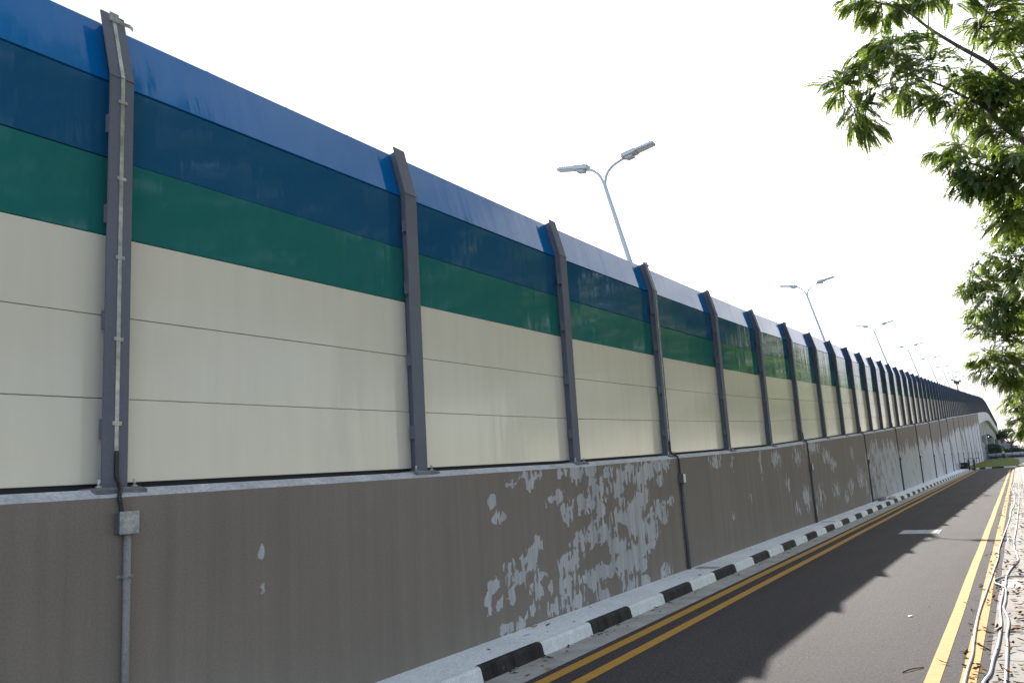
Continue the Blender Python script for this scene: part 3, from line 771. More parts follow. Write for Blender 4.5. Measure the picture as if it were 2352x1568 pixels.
one_leaf((1900+460/2.94)*.5742, (2200+965/2.94)*.5742, PAV, .11, .03, 1.0, "dryy", "orange curled leaf on the walkway against the wall foot, nearer the long kerb's start")
one_leaf((1900+685/2.94)*.5742, (2200+905/2.94)*.5742, PAV, .12, .035, 1.0, "dryy", "orange curled leaf on the walkway a step from the wall foot")
one_leaf((3400+1955/2.9526)*.5742, (2200+905/2.9526)*.5742, .008, .085, .032, 0.0, "dryy", "flat yellow leaf on the sunlit drain slab")
one_leaf((1900+860/2.94)*.5742, (2200+1405/2.94)*.5742, .003, .07, .03, .5, "dryy", "small tan leaf on the gutter edge beside the yellow lines")
P = ground((3400+735/2.9526)*.5742, (2200+1415/2.9526)*.5742)
mb = MB(); mb.tube([(P.x-.055, P.y-.10, .004), (P.x-.01, P.y-.02, .012), (P.x+.02, P.y+.03, .010), (P.x+.07, P.y+.10, .005)], .004, 6); tag(mb.build("twig", M["dry"], origin=P), "short dark twig lying on the sunlit asphalt", "twig")
P = ground((3400+710/2.9526)*.5742, (2200+780/2.9526)*.5742)
mb = MB(); mb.hexa([(P.x-.02, P.y-.02, .003), (P.x+.02, P.y-.025, .003), (P.x+.022, P.y+.02, .003), (P.x-.018, P.y+.025, .003), (P.x-.015, P.y-.02, .006), (P.x+.02, P.y-.02, .014), (P.x+.02, P.y+.02, .010), (P.x-.018, P.y+.02, .006)])
tag(mb.build("paper_scrap", M["sticker"], origin=P), "tiny white scrap of paper on the sunlit asphalt", "litter")
# crumpled sacks on the walkway
rt_ = random.Random(2)
def sack(loc, lx, ly, h, lab, m, seed):
    r_ = random.Random(seed); mb = MB(); rings = []; nU = 14
    for i in range(9):
        v = i/8; rings.append([])
        rr_ = math.sin(math.pi*min(.97, max(.05, v)))**.5
        for k in range(nU):
            a = 2*math.pi*k/nU; j = 1+r_.uniform(-.16, .16)
            rings[-1].append((loc[0]+lx*.5*rr_*math.cos(a)*j, loc[1]+ly*(v-.5), loc[2]+max(.002, h*.45+h*.5*rr_*math.sin(a)*j*(1+.4*math.sin(9*v+seed)))))
    mb.loft(rings); o = mb.build("sack", M[m], origin=loc); tag(o, lab, "sack")
sack((-4.32, 32.2, PAV), .26, 1.1, .12, "dark crumpled sack on the walkway against the wall", "tarp", 1)
sack((-4.15, 33.4, PAV), .22, 1.5, .085, "pale crumpled sheet spilling towards the striped kerb", "amber", 4)

# ------------------------------------------------------------------ bicycles, box, folding chair, worker
def ring(mb, c, r, tr, axis_y=True, n=20, mi=0):
    pts = [(c[0], c[1]+r*math.cos(2*math.pi*k/n), c[2]+r*math.sin(2*math.pi*k/n)) for k in range(n+1)]
    mb.tube(pts, tr, 6, mi, cap=False)
def make_bike(x, y, lab):
    t = thing("electric_bicycle", (x, y, 0), lab, "bicycle", "bicycles parked at the road end")
    r = .29; yf = y+.58; yr = y-.55
    for yy in (yr, yf):
        mb = MB(); ring(mb, (x, yy, r+.05), r, .05); w = mb.build("wheel", M["tyre"], t)
        mb = MB(); mb.tube([(x-.05, yy, r+.05), (x+.05, yy, r+.05)], .09, 12)
        for k in range(6):
            a = math.pi*k/3; mb.tube([(x, yy, r+.05), (x, yy+r*math.cos(a), r+.05+r*math.sin(a))], .008, 5)
        mb.build("rim", M["chrome"], w)
    mb = MB()
    mb.tube([(x, yf, r+.05), (x, yf-.12, .75), (x, yf-.2, 1.02)], .03, 8); mb.tube([(x, yf-.14, .72), (x, y-.05, .38), (x, yr, r+.05)], .04, 8); mb.tube([(x, y-.1, .38), (x, y-.24, .80)], .035, 8)
    mb.tube([(x, yr, r+.05), (x, y-.2, .66)], .025, 8)
    mb.box(x-.075, x+.075, y-.2, y+.22, .32, .52); mb.build("frame", M["bike"], t)
    mb = MB(); mb.loft([[(x-.03, y+.02, .80), (x+.03, y+.02, .80), (x+.03, y+.02, .85), (x-.03, y+.02, .85)], [(x-.12, y-.2, .80), (x+.12, y-.2, .80), (x+.12, y-.2, .88), (x-.12, y-.2, .88)], [(x-.12, y-.36, .80), (x+.12, y-.36, .80), (x+.10, y-.36, .90), (x-.10, y-.36, .90)]]); mb.build("saddle", M["blackbox"], t)
    mb = MB(); mb.tube([(x-.36, yf-.30, 1.07), (x-.2, yf-.24, 1.05), (x, yf-.2, 1.02), (x+.2, yf-.24, 1.05), (x+.36, yf-.30, 1.07)], .02, 8); mb.tube([(x-.38, yf-.31, 1.07), (x-.25, yf-.26, 1.056)], .028, 8); mb.tube([(x+.25, yf-.26, 1.056), (x+.38, yf-.31, 1.07)], .028, 8); mb.build("handlebar", M["blackbox"], t)
    mb = MB(); mb.box(x-.16, x+.16, yr-.2, yr+.18, .70, .73); mb.tube([(x-.12, yr, .70), (x-.06, yr, r+.06)], .012, 6); mb.tube([(x+.12, yr, .70), (x+.06, yr, r+.06)], .012, 6); mb.build("carrier", M["blackbox"], t)
    mb = MB(); mb.box(x-.05, x+.05, yr-.235, yr-.205, .60, .68); mb.build("tail_lamp", M["redlamp"], t)
    mb = MB(); mb.bbox(x-.07, x+.07, yf-.12, yf-.05, .88, 1.0, .02); mb.build("headlamp", M["chrome"], t)
    mb = MB(); rg = []
    for k in range(7):
        a = R(20+k*25); rg.append([(x-.06, yr+(r+.075)*math.cos(a)*-1, r+.05+(r+.075)*math.sin(a)), (x+.06, yr-(r+.075)*math.cos(a), r+.05+(r+.075)*math.sin(a)), (x+.06, yr-(r+.085)*math.cos(a), r+.05+(r+.085)*math.sin(a)), (x-.06, yr-(r+.085)*math.cos(a), r+.05+(r+.085)*math.sin(a))])
    mb.loft(rg, True, False); mb.build("mudguard", M["blackbox"], t)
    return t
make_bike(-3.98, 87.3, "dark electric bicycle parked against the kerb, on the side of the black crate")
make_bike(-3.52, 86.6, "dark electric bicycle parked on the road beside the yellow line end")
t = thing("crate", (-4.62, 91.3, .1), "black plastic crate standing on the verge beside the parked bicycles", "crate")
mb = MB(); mb.bbox(-4.98, -4.26, 91.0, 91.6, .1, .62, .03); mb.build("body", M["blackbox"], t)
mb = MB(); mb.bbox(-5.0, -4.24, 90.98, 91.62, .62, .68, .015); mb.build("lid", M["blackbox"], t)
t = thing("folding_chair", (-5.0+.35, 86.6, PAV), "tilted grey folding chair against the wall by the black crate", "chair")
x, y = -4.62, 86.8
mb = MB(); mb.hexa([(x-.2, y-.2, .42), (x+.22, y-.2, .46), (x+.22, y+.2, .46), (x-.2, y+.2, .42), (x-.2, y-.2, .45), (x+.22, y-.2, .49), (x+.22, y+.2, .49), (x-.2, y+.2, .45)]); mb.build("seat", M["amber"], t)
mb = MB(); mb.hexa([(x-.22, y-.2, .47), (x-.19, y-.2, .47), (x-.19, y+.2, .47), (x-.22, y+.2, .47), (x-.1-.2, y-.2, .85), (x-.07-.2, y-.2, .85), (x-.07-.2, y+.2, .85), (x-.1-.2, y+.2, .85)]); mb.build("backrest", M["tarp"], t)
for yy in (y-.18, y+.18):
    mb = MB(); mb.tube([(x-.22, yy, .45), (x+.22, yy, PAV+.01)], .015, 6); mb.build("leg", M["blackbox"], t)
    mb = MB(); mb.tube([(x+.2, yy, .45), (x-.2, yy, PAV+.01)], .015, 6); mb.build("leg", M["blackbox"], t)

def person(loc, lab):
    X, Y, Z = loc
    def sk(name, nodes, edges, m, parent=None):
        me = bpy.data.meshes.new(name); me.from_pydata([tuple(Vector(n[0])) for n in nodes], edges, []); o = bpy.data.objects.new(name, me); COL.objects.link(o)
        o.modifiers.new("skin", "SKIN"); s_ = o.modifiers.new("sub", "SUBSURF"); s_.levels = 1; s_.render_levels = 1
        for i, n in enumerate(nodes): me.skin_vertices[0].data[i].radius = (n[1], n[1]*(n[2] if len(n) > 2 else 1))
        me.skin_vertices[0].data[0].use_root = True
        me.materials.append(m)
        if parent: o.parent = parent
        return o
    t = thing("person", loc, lab, "person")
    body = sk("body", [((0, 0, .92), .13, .8), ((0, .02, 1.15), .14, .75), ((0, .03, 1.38), .15, .7), ((0, .03, 1.48), .06), ((0, .0, 1.56), .075), ((0, -.01, 1.68), .085),
        ((-.18, .03, 1.38), .06), ((-.27, -.05, 1.14), .045), ((-.22, -.22, .98), .035), ((.18, .03, 1.38), .06), ((.28, 0, 1.12), .045), ((.27, -.1, .90), .035),
        ((-.1, 0, .86), .10), ((-.12, -.02, .48), .07), ((-.12, .03, .08), .045), ((-.12, -.1, .035), .04), ((.1, 0, .86), .10), ((.13, -.06, .48), .07), ((.13, .02, .08), .045), ((.13, -.11, .035), .04)],
        [(0, 1), (1, 2), (2, 3), (3, 4), (4, 5), (2, 6), (6, 7), (7, 8), (2, 9), (9, 10), (10, 11), (0, 12), (12, 13), (13, 14), (14, 15), (0, 16), (16, 17), (17, 18), (18, 19)], M["skin"], t)
    mb = MB()
    def ell(z, a, b, n=14, dy=.02): return [(a*math.cos(2*math.pi*k/n), dy+b*math.sin(2*math.pi*k/n), z) for k in range(n)]
    mb.loft([ell(.93, .17, .135), ell(1.15, .18, .14), ell(1.36, .22, .14), ell(1.45, .14, .10)], True); v = mb.build("vest", M["vest"], None); v.parent = t; v.location = (0, 0, 0)
    mb = MB()
    for s in (-1, 1):
        mb.loft([ell(.95, .10, .12), ] and [[(s*.1+.105*math.cos(q*.628), .0+.11*math.sin(q*.628), .95) for q in range(10)], [(s*.125+.085*math.cos(q*.628), -.03+.09*math.sin(q*.628), .48) for q in range(10)], [(s*.125+.06*math.cos(q*.628), .02+.065*math.sin(q*.628), .07) for q in range(10)]])
    v = mb.build("trousers", M["trouser"], None); v.parent = t; v.location = (0, 0, 0)
    mb = MB(); mb.loft([ell(1.70, .21, .21, 16, -.01), ell(1.715, .20, .20, 16, -.01), ell(1.72, .11, .12, 16, -.01), ell(1.80, .09, .10, 16, -.01), ell(1.82, .04, .05, 16, -.01)]); v = mb.build("hat", M["hat"], None); v.parent = t; v.location = (0, 0, 0)
    return t
person((-2.42, 183.5, .02), "worker in a lime hi-vis vest, dark trousers and straw hat by the far fence")

# ------------------------------------------------------------------ far end: fence, pipeline, hedge, house, poles, trees
t = thing("mesh_fence", (-8, 187, 0), "dark steel railing fence across the far end of the road", "fence")
for k in range(11):
    x = -6.4+k*1.35
    mb = MB(); mb.box(x-.05, x+.05, 186.95, 187.05, -.05, 2.55 if k % 3 else 2.9); mb.build("post", M["steel"], t)
mb = MB()
for z in (.25, 1.2, 2.3): mb.box(-6.4, 7.1, 187.06, 187.10, z, z+.05)
x = -6.3
while x < 7.1: mb.box(x-.008, x+.008, 187.065, 187.09, .1, 2.45); x += .15
mb.build("railing", M["steel"], t)
t = thing("pipeline", (0, 196, 0), "large pale pipeline on supports behind the far fence", "pipe")
mb = MB(); mb.tube([(-9, 196, .78), (30, 196, .78)], .33, 16); mb.build("pipe_run", M["whitepipe"], t)
for k in range(7):
    mb = MB(); mb.box(-7+k*5-.2, -7+k*5+.2, 195.8, 196.2, -.05, .5); mb.build("support", M["girder"], t)
mb = MB(); mb.box(-9, 40, 188.5, 189.5, -.05, .06); struct("far_kerb", mb, M["gutter"])
mb = MB(); mb.box(-40, 60, 220, 420, -.028, -.012); struct("far_verge", mb, M["grass"])
def leafblob(mb, c, rad, n, sz, rnd, flat=1.0):
    for i in range(n):
        while True:
            p = Vector((rnd.uniform(-1, 1), rnd.uniform(-1, 1), rnd.uniform(-1, 1)))
            if .25 < p.length < 1: break
        q = Vector((c[0]+p.x*rad[0], c[1]+p.y*rad[1], c[2]+p.z*rad[2])); a = Vector((rnd.gauss(0, 1), rnd.gauss(0, 1), rnd.gauss(0, .6))).normalized(); b = a.orthogonal().normalized()
        s = sz*rnd.uniform(.6, 1.3)
        mb.add([q-a*s, q+b*s*.45, q+a*s, q-b*s*.45], [(0, 1, 2, 3)])
rf = random.Random(21)
for k, (x, y, r, h) in enumerate(((-4.6, 205, 2.6, 3.0), (-.6, 214, 3.4, 2.0), (-8.0, 206, 2.2, 3.6))):
    t = thing("shrub", (x, y, 0), ["dark bushy shrub behind the far fence beside the worker", "lower dark shrub behind the far fence towards the open field", "tall dark shrub behind the far fence under the bridge"][k], "shrub")
    mb = MB(); leafblob(mb, (x, y, h*.5), (r, 1.5, h*.55), 2200, .2, rf); mb.build("foliage", M["hedge"], t)
    mb = MB(); mb.tube([(x, y, -.05), (x+.1, y, h*.6)], [.12, .05], 6); mb.build("stem", M["bark"], t)
P = at_y((3840+1330/6.535)*.5742, (1620+1020/6.535)*.5742, 330)
def far_tree(x, y, h, r, lab, n=5200):
    t = thing("rain_tree", (x, y, 0), lab, "tree", "trees on the far field")
    mb = MB(); mb.tube([(x, y, -.1), (x+.1, y, h*.45), (x+.3, y, h*.7)], [.5, .35, .15], 8)
    for k in range(6):
        a = k*1.05; mb.tube([(x, y, h*.4), (x+r*.5*math.cos(a), y+r*.4*math.sin(a), h*.65), (x+r*.8*math.cos(a), y+r*.6*math.sin(a), h*.72)], [.22, .14, .05], 6)
    mb.build("trunk", M["bark"], t)
    mb = MB()
    for k in range(14):
        a = rf.uniform(0, 6.28); q = rf.random()**.6*r*.8
        leafblob(mb, (x+q*math.cos(a), y+q*math.sin(a)*.7, h*(.62+.22*(1-(q/r)**2))+rf.uniform(-.4, .4)), (r*.34, r*.3, h*.14), n//14, .3, rf)
    mb.build("crown", M["leaf_far"], t)
far_tree(at_y((3840+1340/6.535)*.5742, 1020, 330).x, 330, 9.0, 6.2, "pale domed rain tree beyond the fence, the larger of two")
far_tree(10.5, 330, 7.8, 5.0, "smaller rain tree beyond the fence, further from the bridge")
far_tree(-26, 420, 7, 6, "low hazy tree beyond the fence nearest the grey house", 800)
HX = at_y(2297, 1015, 350).x; HW = 1.55
t = thing("house", (HX, 353, 0), "grey flat-roofed block house standing beyond the far end of the bridge", "house")
mb = MB(); mb.box(HX-HW, HX+HW, 350, 356, -.05, 7.6); mb.box(HX+HW+.01, HX+3.6, 350, 356, -.05, 4.4); mb.box(HX+3.61, HX+5.2, 350, 356, -.05, 3.2); mb.build("wall", M["building"], t)
mb = MB(); mb.box(HX-HW-.15, HX+HW+.15, 349.8, 356.2, 7.6, 7.85); mb.box(HX+HW+.17, HX+3.75, 349.8, 356.2, 4.4, 4.6); mb.build("roof", M["post"], t)
for k in range(2):
    mb = MB(); mb.box(HX-1.2+k*1.4, HX-.3+k*1.4, 349.96, 350.02, 4.2, 5.6); mb.build("window", M["glass"], t)
for k, (x, y, h) in enumerate(((-7.6, 330, 11.5), (9.0, 360, 13.5), (-1.5, 520, 13), (-14.0, 560, 15))):
    t = thing("utility_pole", (x, y, 0), ["utility pole between the grey house and the domed tree", "tall utility pole rising behind the smaller rain tree", "thin utility pole far behind the domed tree's crown", "thin utility pole far behind the grey house roof"][k], "utility pole")
    mb = MB(); mb.tube([(x, y, -.1), (x, y, h)], [.16, .10], 8); mb.build("pole", M["steel"], t)
    mb = MB(); mb.box(x-1.1, x+1.1, y-.05, y+.05, h-.9, h-.75); mb.box(x-.8, x+.8, y-.05, y+.05, h-1.7, h-1.58); mb.build("crossarm", M["steel"], t)
def van(x, y, lab):
    t = thing("van", (x, y, 0), lab, "van", "vans parked on the far field")
    mb = MB(); mb.prism([(-2.2, .35), (2.2, .35), (2.2, 1.0), (1.5, 1.15), (.95, 1.95), (-2.1, 1.95), (-2.2, 1.8)], lambda p: (x+p[0], y-.85, p[1]), lambda p: (x+p[0], y+.85, p[1])); mb.build("body", M["carwhite"], t)
    for s in (-1.35, 1.35):
        mb = MB(); mb.tube([(x+s, y-.9, .33), (x+s, y-.7, .33)], .33, 14); mb.build("wheel", M["tyre"], t)
    mb = MB(); mb.box(x-1.9, x+.8, y-.86, y-.852, 1.2, 1.75); mb.build("side_window", M["glass"], t)
van(-.6, 262, "white van parked on the field behind the fence, nearer the worker"); van(4.6, 270, "white van parked on the field behind the fence, further from the worker")
# long low tree line on the horizon
g = MB()
for k in range(60):
    leafblob(g, (-90+k*4.2+rf.uniform(-1, 1), 900+rf.uniform(-20, 20), rf.uniform(1, 3.5)), (4, 3, rf.uniform(2, 4.5)), 60, 1.0, rf)
tag(g.build("treeline", M["leaf_far"]), "low hazy line of trees along the far horizon", "tree line", kind="stuff")
# small sign frame that sticks out above the barrier top
P = at_y((3200+1228/1.96)*.5742, (1200+645/1.96)*.5742, 118)
t = thing("road_sign", (P.x, P.y, P.z-4), "small dark sign seen from behind above the barrier among the far lamps", "sign")
mb = MB(); mb.tube([(P.x+.1, P.y, P.z-5), (P.x, P.y, P.z+.1)], .05, 8); mb.build("pole", M["steel"], t)
mb = MB(); mb.hexa([(P.x-.3, P.y-.03, P.z-.1), (P.x+.25, P.y-.03, P.z-.3), (P.x+.25, P.y+.03, P.z-.3), (P.x-.3, P.y+.03, P.z-.1), (P.x-.36, P.y-.03, P.z+.32), (P.x+.33, P.y-.03, P.z+.1), (P.x+.33, P.y+.03, P.z+.1), (P.x-.36, P.y+.03, P.z+.32)]); mb.build("board", M["steel"], t)
mb = MB(); mb.box(P.x-.6, P.x-.32, P.y-.05, P.y+.05, P.z+.28, P.z+.42); mb.box(P.x+.25, P.x+.5, P.y-.05, P.y+.05, P.z+.02, P.z+.2); mb.build("bracket", M["steel"], t)

# ------------------------------------------------------------------ roadside trees reaching over the path
def compound_leaf(mb, base, dirv, L, pairs, rnd, lf=.2, lw=.27):
    """a pinnate leaf: rachis that droops towards its tip with two rows of leaflets"""
    d = dirv.normalized(); side = d.cross(Vector((0, 0, 1)))
    side = side.normalized() if side.length > .05 else Vector((1, 0, 0))
    side = (side+Vector((0, 0, rnd.uniform(-.5, .5)))).normalized()
    p = Vector(base); pts = [p.copy()]; dd = d.copy()
    droop = rnd.uniform(.9, 2.1)/pairs
    for k in range(pairs):
        dd = (dd+Vector((0, 0, -droop))).normalized(); p = p+dd*(L/pairs); pts.append(p.copy())
        s = side-dd*side.dot(dd); s = s.normalized(); up = s.cross(dd)
        ll = L*lf*math.sin(math.pi*(.22+.70*(k+1)/(pairs+1)))*rnd.uniform(.85, 1.1); w = ll*lw
        for sg in (-1, 1):
            a = (s*sg*.9+dd*.45+Vector((0, 0, -.1-rnd.random()*.3))).normalized(); q = p+a*ll; m_ = p+a*ll*.45; cr = a.cross(up).normalized()*w
            mb.add([p, m_+cr, q, m_-cr], [(0, 1, 2, 3)])
    dd2 = dd; mb.add([pts[-1], pts[-1]+dd2*L*.12+side*L*.03, pts[-1]+dd2*L*.2, pts[-1]+dd2*L*.12-side*L*.03], [(0, 1, 2, 3)])
    # rachis ribbon
    for a, b in zip(pts[::2], pts[2::2]): mb.add([a-side*.0025, a+side*.0025, b+side*.002, b-side*.002], [(0, 1, 2, 3)])

def tree(name, lab, trunk, limbs, clusters, L, pairs, per, seed, tall=None, lf=.2, group="roadside trees beside the footpath"):
    rnd = random.Random(seed)
    t = thing(name, trunk[0], lab, "tree", group)
    mb = MB(); n = len(trunk)
    mb.tube(smooth([tuple(p) for p in trunk], 4), [.26-.17*k/((n-1)*4) for k in range((n-1)*4+1)], 10)
    mb.build("trunk", M["bark"], t)
    lm = MB()
    segs = []
    for pts, r0, r1 in limbs:
        P = smooth([tuple(p) for p in pts], 4); k_ = len(P)
        mb = MB(); mb.tube(P, [r0+(r1-r0)*i/(k_-1) for i in range(k_)], 8); mb.build("limb", M["bark"], t)
        segs += [Vector(p) for p in P]
    segs += [Vector(p) for p in smooth([tuple(p) for p in trunk], 4)[-6:]]
    cr = MB(); tw = MB()
    for c, r in clusters:
        c = Vector(c); nr = min(segs, key=lambda s: (s-c).length)
        # twigs carry the leaves outward from the nearest limb
        if (nr-c).length > .1:
            mid = (nr+c)/2+Vector((rnd.uniform(-.1, .1), rnd.uniform(-.1, .1), rnd.uniform(0, .12)))*r
            tw.tube([nr, mid, c], [.011, .007, .004], 5)
        out = c-nr; out.z *= .4; out = out.normalized() if out.length > .01 else Vector((-1, 0, 0))
        for k in range(per if c.x < 1.2+.05*c.y else per//3):
            while True:
                p = Vector((rnd.uniform(-1, 1), rnd.uniform(-1, 1), rnd.uniform(-1, 1)))
                if p.length < 1: break
            b = c+Vector((p.x*r, p.y*r, p.z*r*.42))
            d = (out*.5+Vector((p.x, p.y, p.z*.5))*.8+Vector((rnd.gauss(0, .35), rnd.gauss(0, .35), .15)))
            compound_leaf(cr, b, d, L*rnd.uniform(.75, 1.2), pairs, rnd, lf)
    if tall:  # unseen upper crown, shaped to darken what the glossy panels mirror
        (c0, rad, num) = tall
        for k in range(num):
            while True:
                p = Vector((rnd.uniform(-1, 1), rnd.uniform(-1, 1), rnd.uniform(-1, 1)))
                if .35 < p.length < 1: break
            q = Vector((c0[0]+p.x*rad[0], c0[1]+p.y*rad[1], c0[2]+p.z*rad[2]))
            if q.x < 1.35+.045*max(0, q.y): continue
            a = Vector((rnd.gauss(0, 1), rnd.gauss(0, 1), rnd.gauss(0, .5)-.3)).normalized(); b = a.cross(Vector((0, 0, 1))); b = b.normalized() if b.length > .1 else Vector((1, 0, 0))
            for s_ in (-.7, 0, .7):
                d_ = (a+b*s_).normalized(); w_ = d_.cross(Vector((.1, .2, 1))).normalized(); ll = rnd.uniform(.35, .6)
                cr.add([q, q+d_*ll*.5+w_*ll*.2, q+d_*ll, q+d_*ll*.5-w_*ll*.2], [(0, 1, 2, 3)])
        top = Vector(trunk[-1]); lb = MB()
        for k in range(7):
            e_ = Vector((c0[0]+rad[0]*.6*math.cos(k*.9), c0[1]+rad[1]*.6*math.sin(k*.9), c0[2]+rad[2]*rnd.uniform(-.1, .5)))
            if e_.x < 1.6+.05*max(0, e_.y): e_.x = 1.8+.05*max(0, e_.y)
            lb.tube(smooth([tuple(top), tuple((top+e_)/2+Vector((0, 0, .5))), tuple(e_)], 4), [.14-.11*i/8 for i in range(9)], 7)
        lb.build("limb", M["bark"], t)
    cr.add(tw.v, tw.f, True, 1)
    cr.build("crown", [M["leaf"], M["bark"]], t)
    return t
def px(x, y, Y): return at_y(x, y, Y)
def cl(lst, Y, spread, r, rnd):
    out = []
    for x, y in lst:
        YY = Y+rnd.uniform(-spread, spread); out.append((px(x, y, YY), r*rnd.uniform(.8, 1.2)))
    return out
rn = random.Random(33)
# tree by the first grates: two long limbs over the road
t1a = [(1985,20),(2045,10),(1950,12),(2010,40),(2120,2),(2185,0),(2290,25),(2335,70),(2300,95),(2345,135),(2260,60),(2345,20),
       (1965,130),(2005,110),(2045,105),(1940,185),(1925,225),(1950,262),(1985,225),(1975,165),(2030,165),(2085,175),(2130,165),(2075,225),(2120,245),(2050,215),(2160,230),(2190,190),(2225,185),(2180,270),(2240,235),(2275,215),(2320,215),(2345,250),(2255,265),(2305,275),(2340,305),(2030,130),(2100,140),(1905,205),(1945,290),(1970,300),(2210,240),(2330,185),(2285,310),(2350,330),(2300,235)]
c1 = cl([(x+(20 if x < 2250 else 0), y-12) for x, y in t1a], 14.0, .55, .20, rn)
for k in range(46): c1.append((Vector((rn.uniform(.9, 4.2), rn.uniform(11, 16.5), rn.uniform(5.0, 9.5))), .42))
tree("roadside_tree", "feathery green tree with two long limbs reaching over the road above the grates",
     [(2.7, 13.2, -.1), (2.65, 13.25, 2.2), (2.5, 13.4, 4.4), (2.3, 13.6, 6.6), (2.4, 13.8, 8.6)],
     [([(2.55, 13.35, 3.9), px(2352, 325, 13.9), px(2270, 250, 14), px(2225, 228, 14), px(2160, 196, 14), px(2060, 160, 14)], .05, .009),
      ([(2.4, 13.5, 5.4), px(2352, 200, 14), px(2270, 145, 14), px(2200, 106, 14), px(2135, 66, 14), px(2080, 25, 14), px(2025, 8, 14)], .045, .009),
      ([px(2132, 66, 14), px(2133, 30, 14), px(2128, -10, 14)], .010, .006), ([px(2228, 140, 14), px(2238, 100, 14), px(2250, 65, 14)], .012, .006),
      ([px(2200, 108, 14), px(2165, 128, 14), px(2120, 145, 14)], .010, .006), ([px(2100, 180, 14), px(2010, 200, 14), px(1950, 235, 14)], .012, .006)],
     c1, .38, 15, 25, 5, ((6.0, 9.5, 11.5), (4.8, 8.5, 7.5), 6500), .185)
t2a = [(2175,345),(2215,340),(2195,380),(2235,395),(2255,360),(2285,370),(2320,385),(2345,400),(2230,425),(2270,430),(2310,435),(2345,445),(2315,470),(2345,490),(2310,500),(2335,510),(2215,405),(2350,365),(2290,405)]
c2 = cl(t2a, 20.0, .8, .30, rn)
for k in range(40): c2.append((Vector((rn.uniform(.9, 4.6), rn.uniform(17.5, 23), rn.uniform(4.6, 10.5))), .5))
tree("roadside_tree", "green tree with a drooping spray just below the long-limbed tree",
     [(2.8, 20, -.1), (2.7, 20.1, 2.5), (2.6, 20, 5), (2.5, 20, 7.4), (2.6, 20.2, 9.6)],
     [([(2.65, 20, 4.2), px(2352, 410, 20), px(2290, 395, 20), px(2215, 370, 20)], .07, .012), ([(2.6, 20, 5.6), px(2352, 330, 20), px(2300, 300, 20)], .05, .012)],
     c2, .44, 13, 36, 6, ((6.5, 21.5, 11), (4.5, 6, 7), 4000), .21)
t3a = [(2330,525),(2345,560),(2318,560),(2275,595),(2295,600),(2240,640),(2262,650),(2225,665),(2300,640),(2335,620),(2345,660),(2280,680),(2310,690),(2250,715),(2285,725),(2320,735),(2345,720),(2265,745),(2305,770),(2345,780),(2275,760),(2255,825),(2280,815),(2315,810),(2340,830),(2270,850),(2300,850),(2335,870),(2350,590),(2330,700)]
c3 = cl(t3a, 32.0, 1.2, .4, rn)
for k in range(46): c3.append((Vector((rn.uniform(1.0, 5.2), rn.uniform(28.5, 36), rn.uniform(4.2, 11))), .65))
tree("roadside_tree", "yellow-green sunlit tree with tiered sprays halfway along the footpath",
     [(2.9, 32, -.1), (2.8, 32, 2.5), (2.7, 32.1, 5), (2.6, 32, 7.6), (2.7, 32, 10)],
     [([(2.75, 32, 4.4), px(2352, 690, 32), px(2300, 670, 32), px(2240, 660, 32)], .07, .012), ([(2.7, 32, 3.6), px(2352, 840, 32), px(2300, 830, 32), px(2255, 828, 32)], .06, .012), ([(2.65, 32, 6), px(2352, 600, 32), px(2290, 600, 32)], .05, .012)],
     c3, .52, 10, 40, 7, ((7.4, 34, 9.5), (4.4, 8, 6.5), 3500), .24)
t4a = [(2310,880),(2335,890),(2350,915),(2315,905),(2330,930),(2350,945),(2308,925),(2322,955),(2345,970),(2335,985),(2350,985),(2318,870),(2350,870)]
c4 = cl([(x+16, y+6) for x, y in t4a], 46.0, 1.5, .36, rn)
for k in range(46): c4.append((Vector((rn.uniform(1.0, 5.6), rn.uniform(41.5, 52), rn.uniform(3.6, 10.5))), .75))
tree("roadside_tree", "darker drooping tree hanging lowest over the far end of the footpath",
     [(3.0, 46, -.1), (2.9, 46, 2.5), (2.8, 46.1, 5), (2.7, 46, 7.6), (2.8, 46, 9.6)],
     [([(2.8, 46, 4.6), px(2352, 900, 46), px(2318, 915, 46)], .07, .012), ([(2.8, 46, 3.6), px(2352, 960, 46), px(2330, 965, 46)], .05, .012)],
     c4, .50, 9, 34, 8, ((8.0, 52, 9.5), (4.6, 12, 6.5), 3500), .26)

# unseen further trees, added so the far panels mirror dark crowns
for i, (y, sd_) in enumerate(((74, 41), (98, 42), (128, 43))):
    x = 5.2+.05*y
    tree("roadside_tree", "unseen tall tree beside the footpath, added for the far panels to mirror", [(x, y, -.1), (x, y+.1, 3), (x-.1, y, 6), (x, y, 9)],
         [([(x, y, 5), (x-1.2, y-.6, 7), (x-2.4, y-1, 8)], .09, .02)], [((x-2.4, y-1, 8), .8)], .6, 5, 20, sd_, ((x+.6, y, 9), (4.2, 9, 6), 1800))

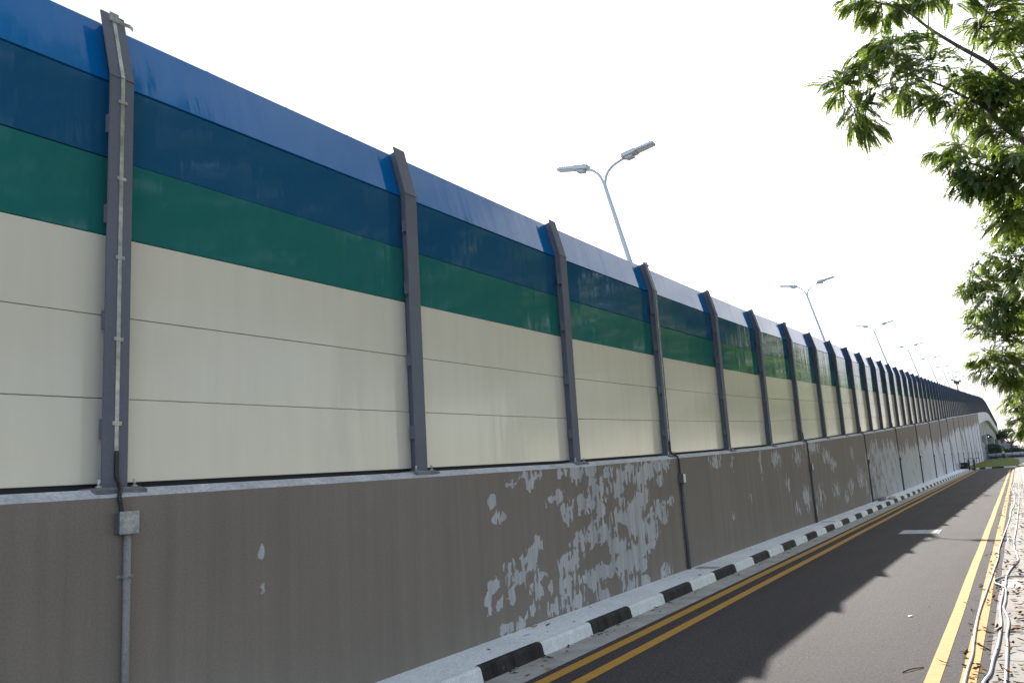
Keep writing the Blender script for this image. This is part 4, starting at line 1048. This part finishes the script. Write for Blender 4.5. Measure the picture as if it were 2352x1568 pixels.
# ------------------------------------------------------------------ daylight
CLOUD_AT = (0, 0, 0)
SUN = Vector((-.568, 1.79, 1.0)).normalized()
elev = math.asin(SUN.z); azi = math.atan2(SUN.x, SUN.y)
sd = bpy.data.lights.new("sun", "SUN"); sd.energy = 1.85; sd.angle = R(.53); sd.color = (1, .95, .87)
so = bpy.data.objects.new("sun", sd); COL.objects.link(so); so.rotation_euler = (-SUN).to_track_quat("-Z", "Y").to_euler(); so.location = (0, 0, 60)
w = bpy.data.worlds.new("World"); sc.world = w; w.use_nodes = True; nt = w.node_tree
bg = nt.nodes["Background"]; bg.inputs[1].default_value = .1
sky = nt.nodes.new("ShaderNodeTexSky"); sky.sky_type = "NISHITA"; sky.sun_disc = False; sky.sun_elevation = elev; sky.sun_rotation = azi % (2*math.pi); sky.dust_density = 1.2
tc = nt.nodes.new("ShaderNodeTexCoord"); mp = nt.nodes.new("ShaderNodeMapping"); mp.inputs["Scale"].default_value = (1, 1, 2.6); mp.inputs["Location"].default_value = CLOUD_AT
nz = nt.nodes.new("ShaderNodeTexNoise"); nz.inputs["Scale"].default_value = 2.1; nz.inputs["Detail"].default_value = 6; nz.inputs["Roughness"].default_value = .55
nt.links.new(tc.outputs["Generated"], mp.inputs[0]); nt.links.new(mp.outputs[0], nz.inputs["Vector"])
cr = nt.nodes.new("ShaderNodeValToRGB"); e = cr.color_ramp.elements
e[0].position = .36; e[0].color = (.44, .455, .51, 1); e[1].position = .56; e[1].color = (1.0, .995, .985, 1)
nt.links.new(nz.outputs["Fac"], cr.inputs[0])
# thin bright cloud, brightest towards the sun
def wm(op, a, b=None):
    n = nt.nodes.new("ShaderNodeMath"); n.operation = op
    for i, v in enumerate((a, b)):
        if v is None: continue
        if isinstance(v, (int, float)): n.inputs[i].default_value = v
        else: nt.links.new(v, n.inputs[i])
    return n.outputs[0]
dt = nt.nodes.new("ShaderNodeVectorMath"); dt.operation = "DOT_PRODUCT"; dt.inputs[1].default_value = SUN
nt.links.new(tc.outputs["Generated"], dt.inputs[0])
half = wm("MULTIPLY_ADD", dt.outputs["Value"], .5); half.node.inputs[2].default_value = .5
half = wm("MAXIMUM", half, 0.0)
lum = wm("ADD", wm("ADD", wm("MULTIPLY", wm("POWER", half, 2.2), 1.5), wm("MULTIPLY", wm("POWER", half, 50.0), 3.0)), wm("MULTIPLY_ADD", wm("POWER", half, 12.0), 1.2))
lum.node.inputs[1].links[0].from_node.inputs[2].default_value = .9
cl_ = nt.nodes.new("ShaderNodeVectorMath"); cl_.operation = "SCALE"; nt.links.new(cr.outputs[0], cl_.inputs[0]); nt.links.new(lum, cl_.inputs[3])
mx = nt.nodes.new("ShaderNodeMix"); mx.data_type = "RGBA"; mr = nt.nodes.new("ShaderNodeMapRange"); mr.interpolation_type = "SMOOTHSTEP"
for k_, v_ in ((1, .52), (2, .80), (3, .48), (4, .94)): mr.inputs[k_].default_value = v_
nt.links.new(dt.outputs["Value"], mr.inputs[0]); nt.links.new(mr.outputs[0], mx.inputs[0])
nt.links.new(sky.outputs[0], mx.inputs[6]); nt.links.new(cl_.outputs[0], mx.inputs[7]); nt.links.new(mx.outputs[2], bg.inputs[0])

sc.view_settings.view_transform = "Standard"; sc.view_settings.look = "None"; sc.view_settings.exposure = 2.45; sc.view_settings.gamma = 1
try:
    sc.cycles.max_bounces = 6; sc.cycles.diffuse_bounces = 3; sc.cycles.glossy_bounces = 3; sc.cycles.transmission_bounces = 4; sc.cycles.transparent_max_bounces = 4
    sc.cycles.use_denoising = True
except Exception: pass
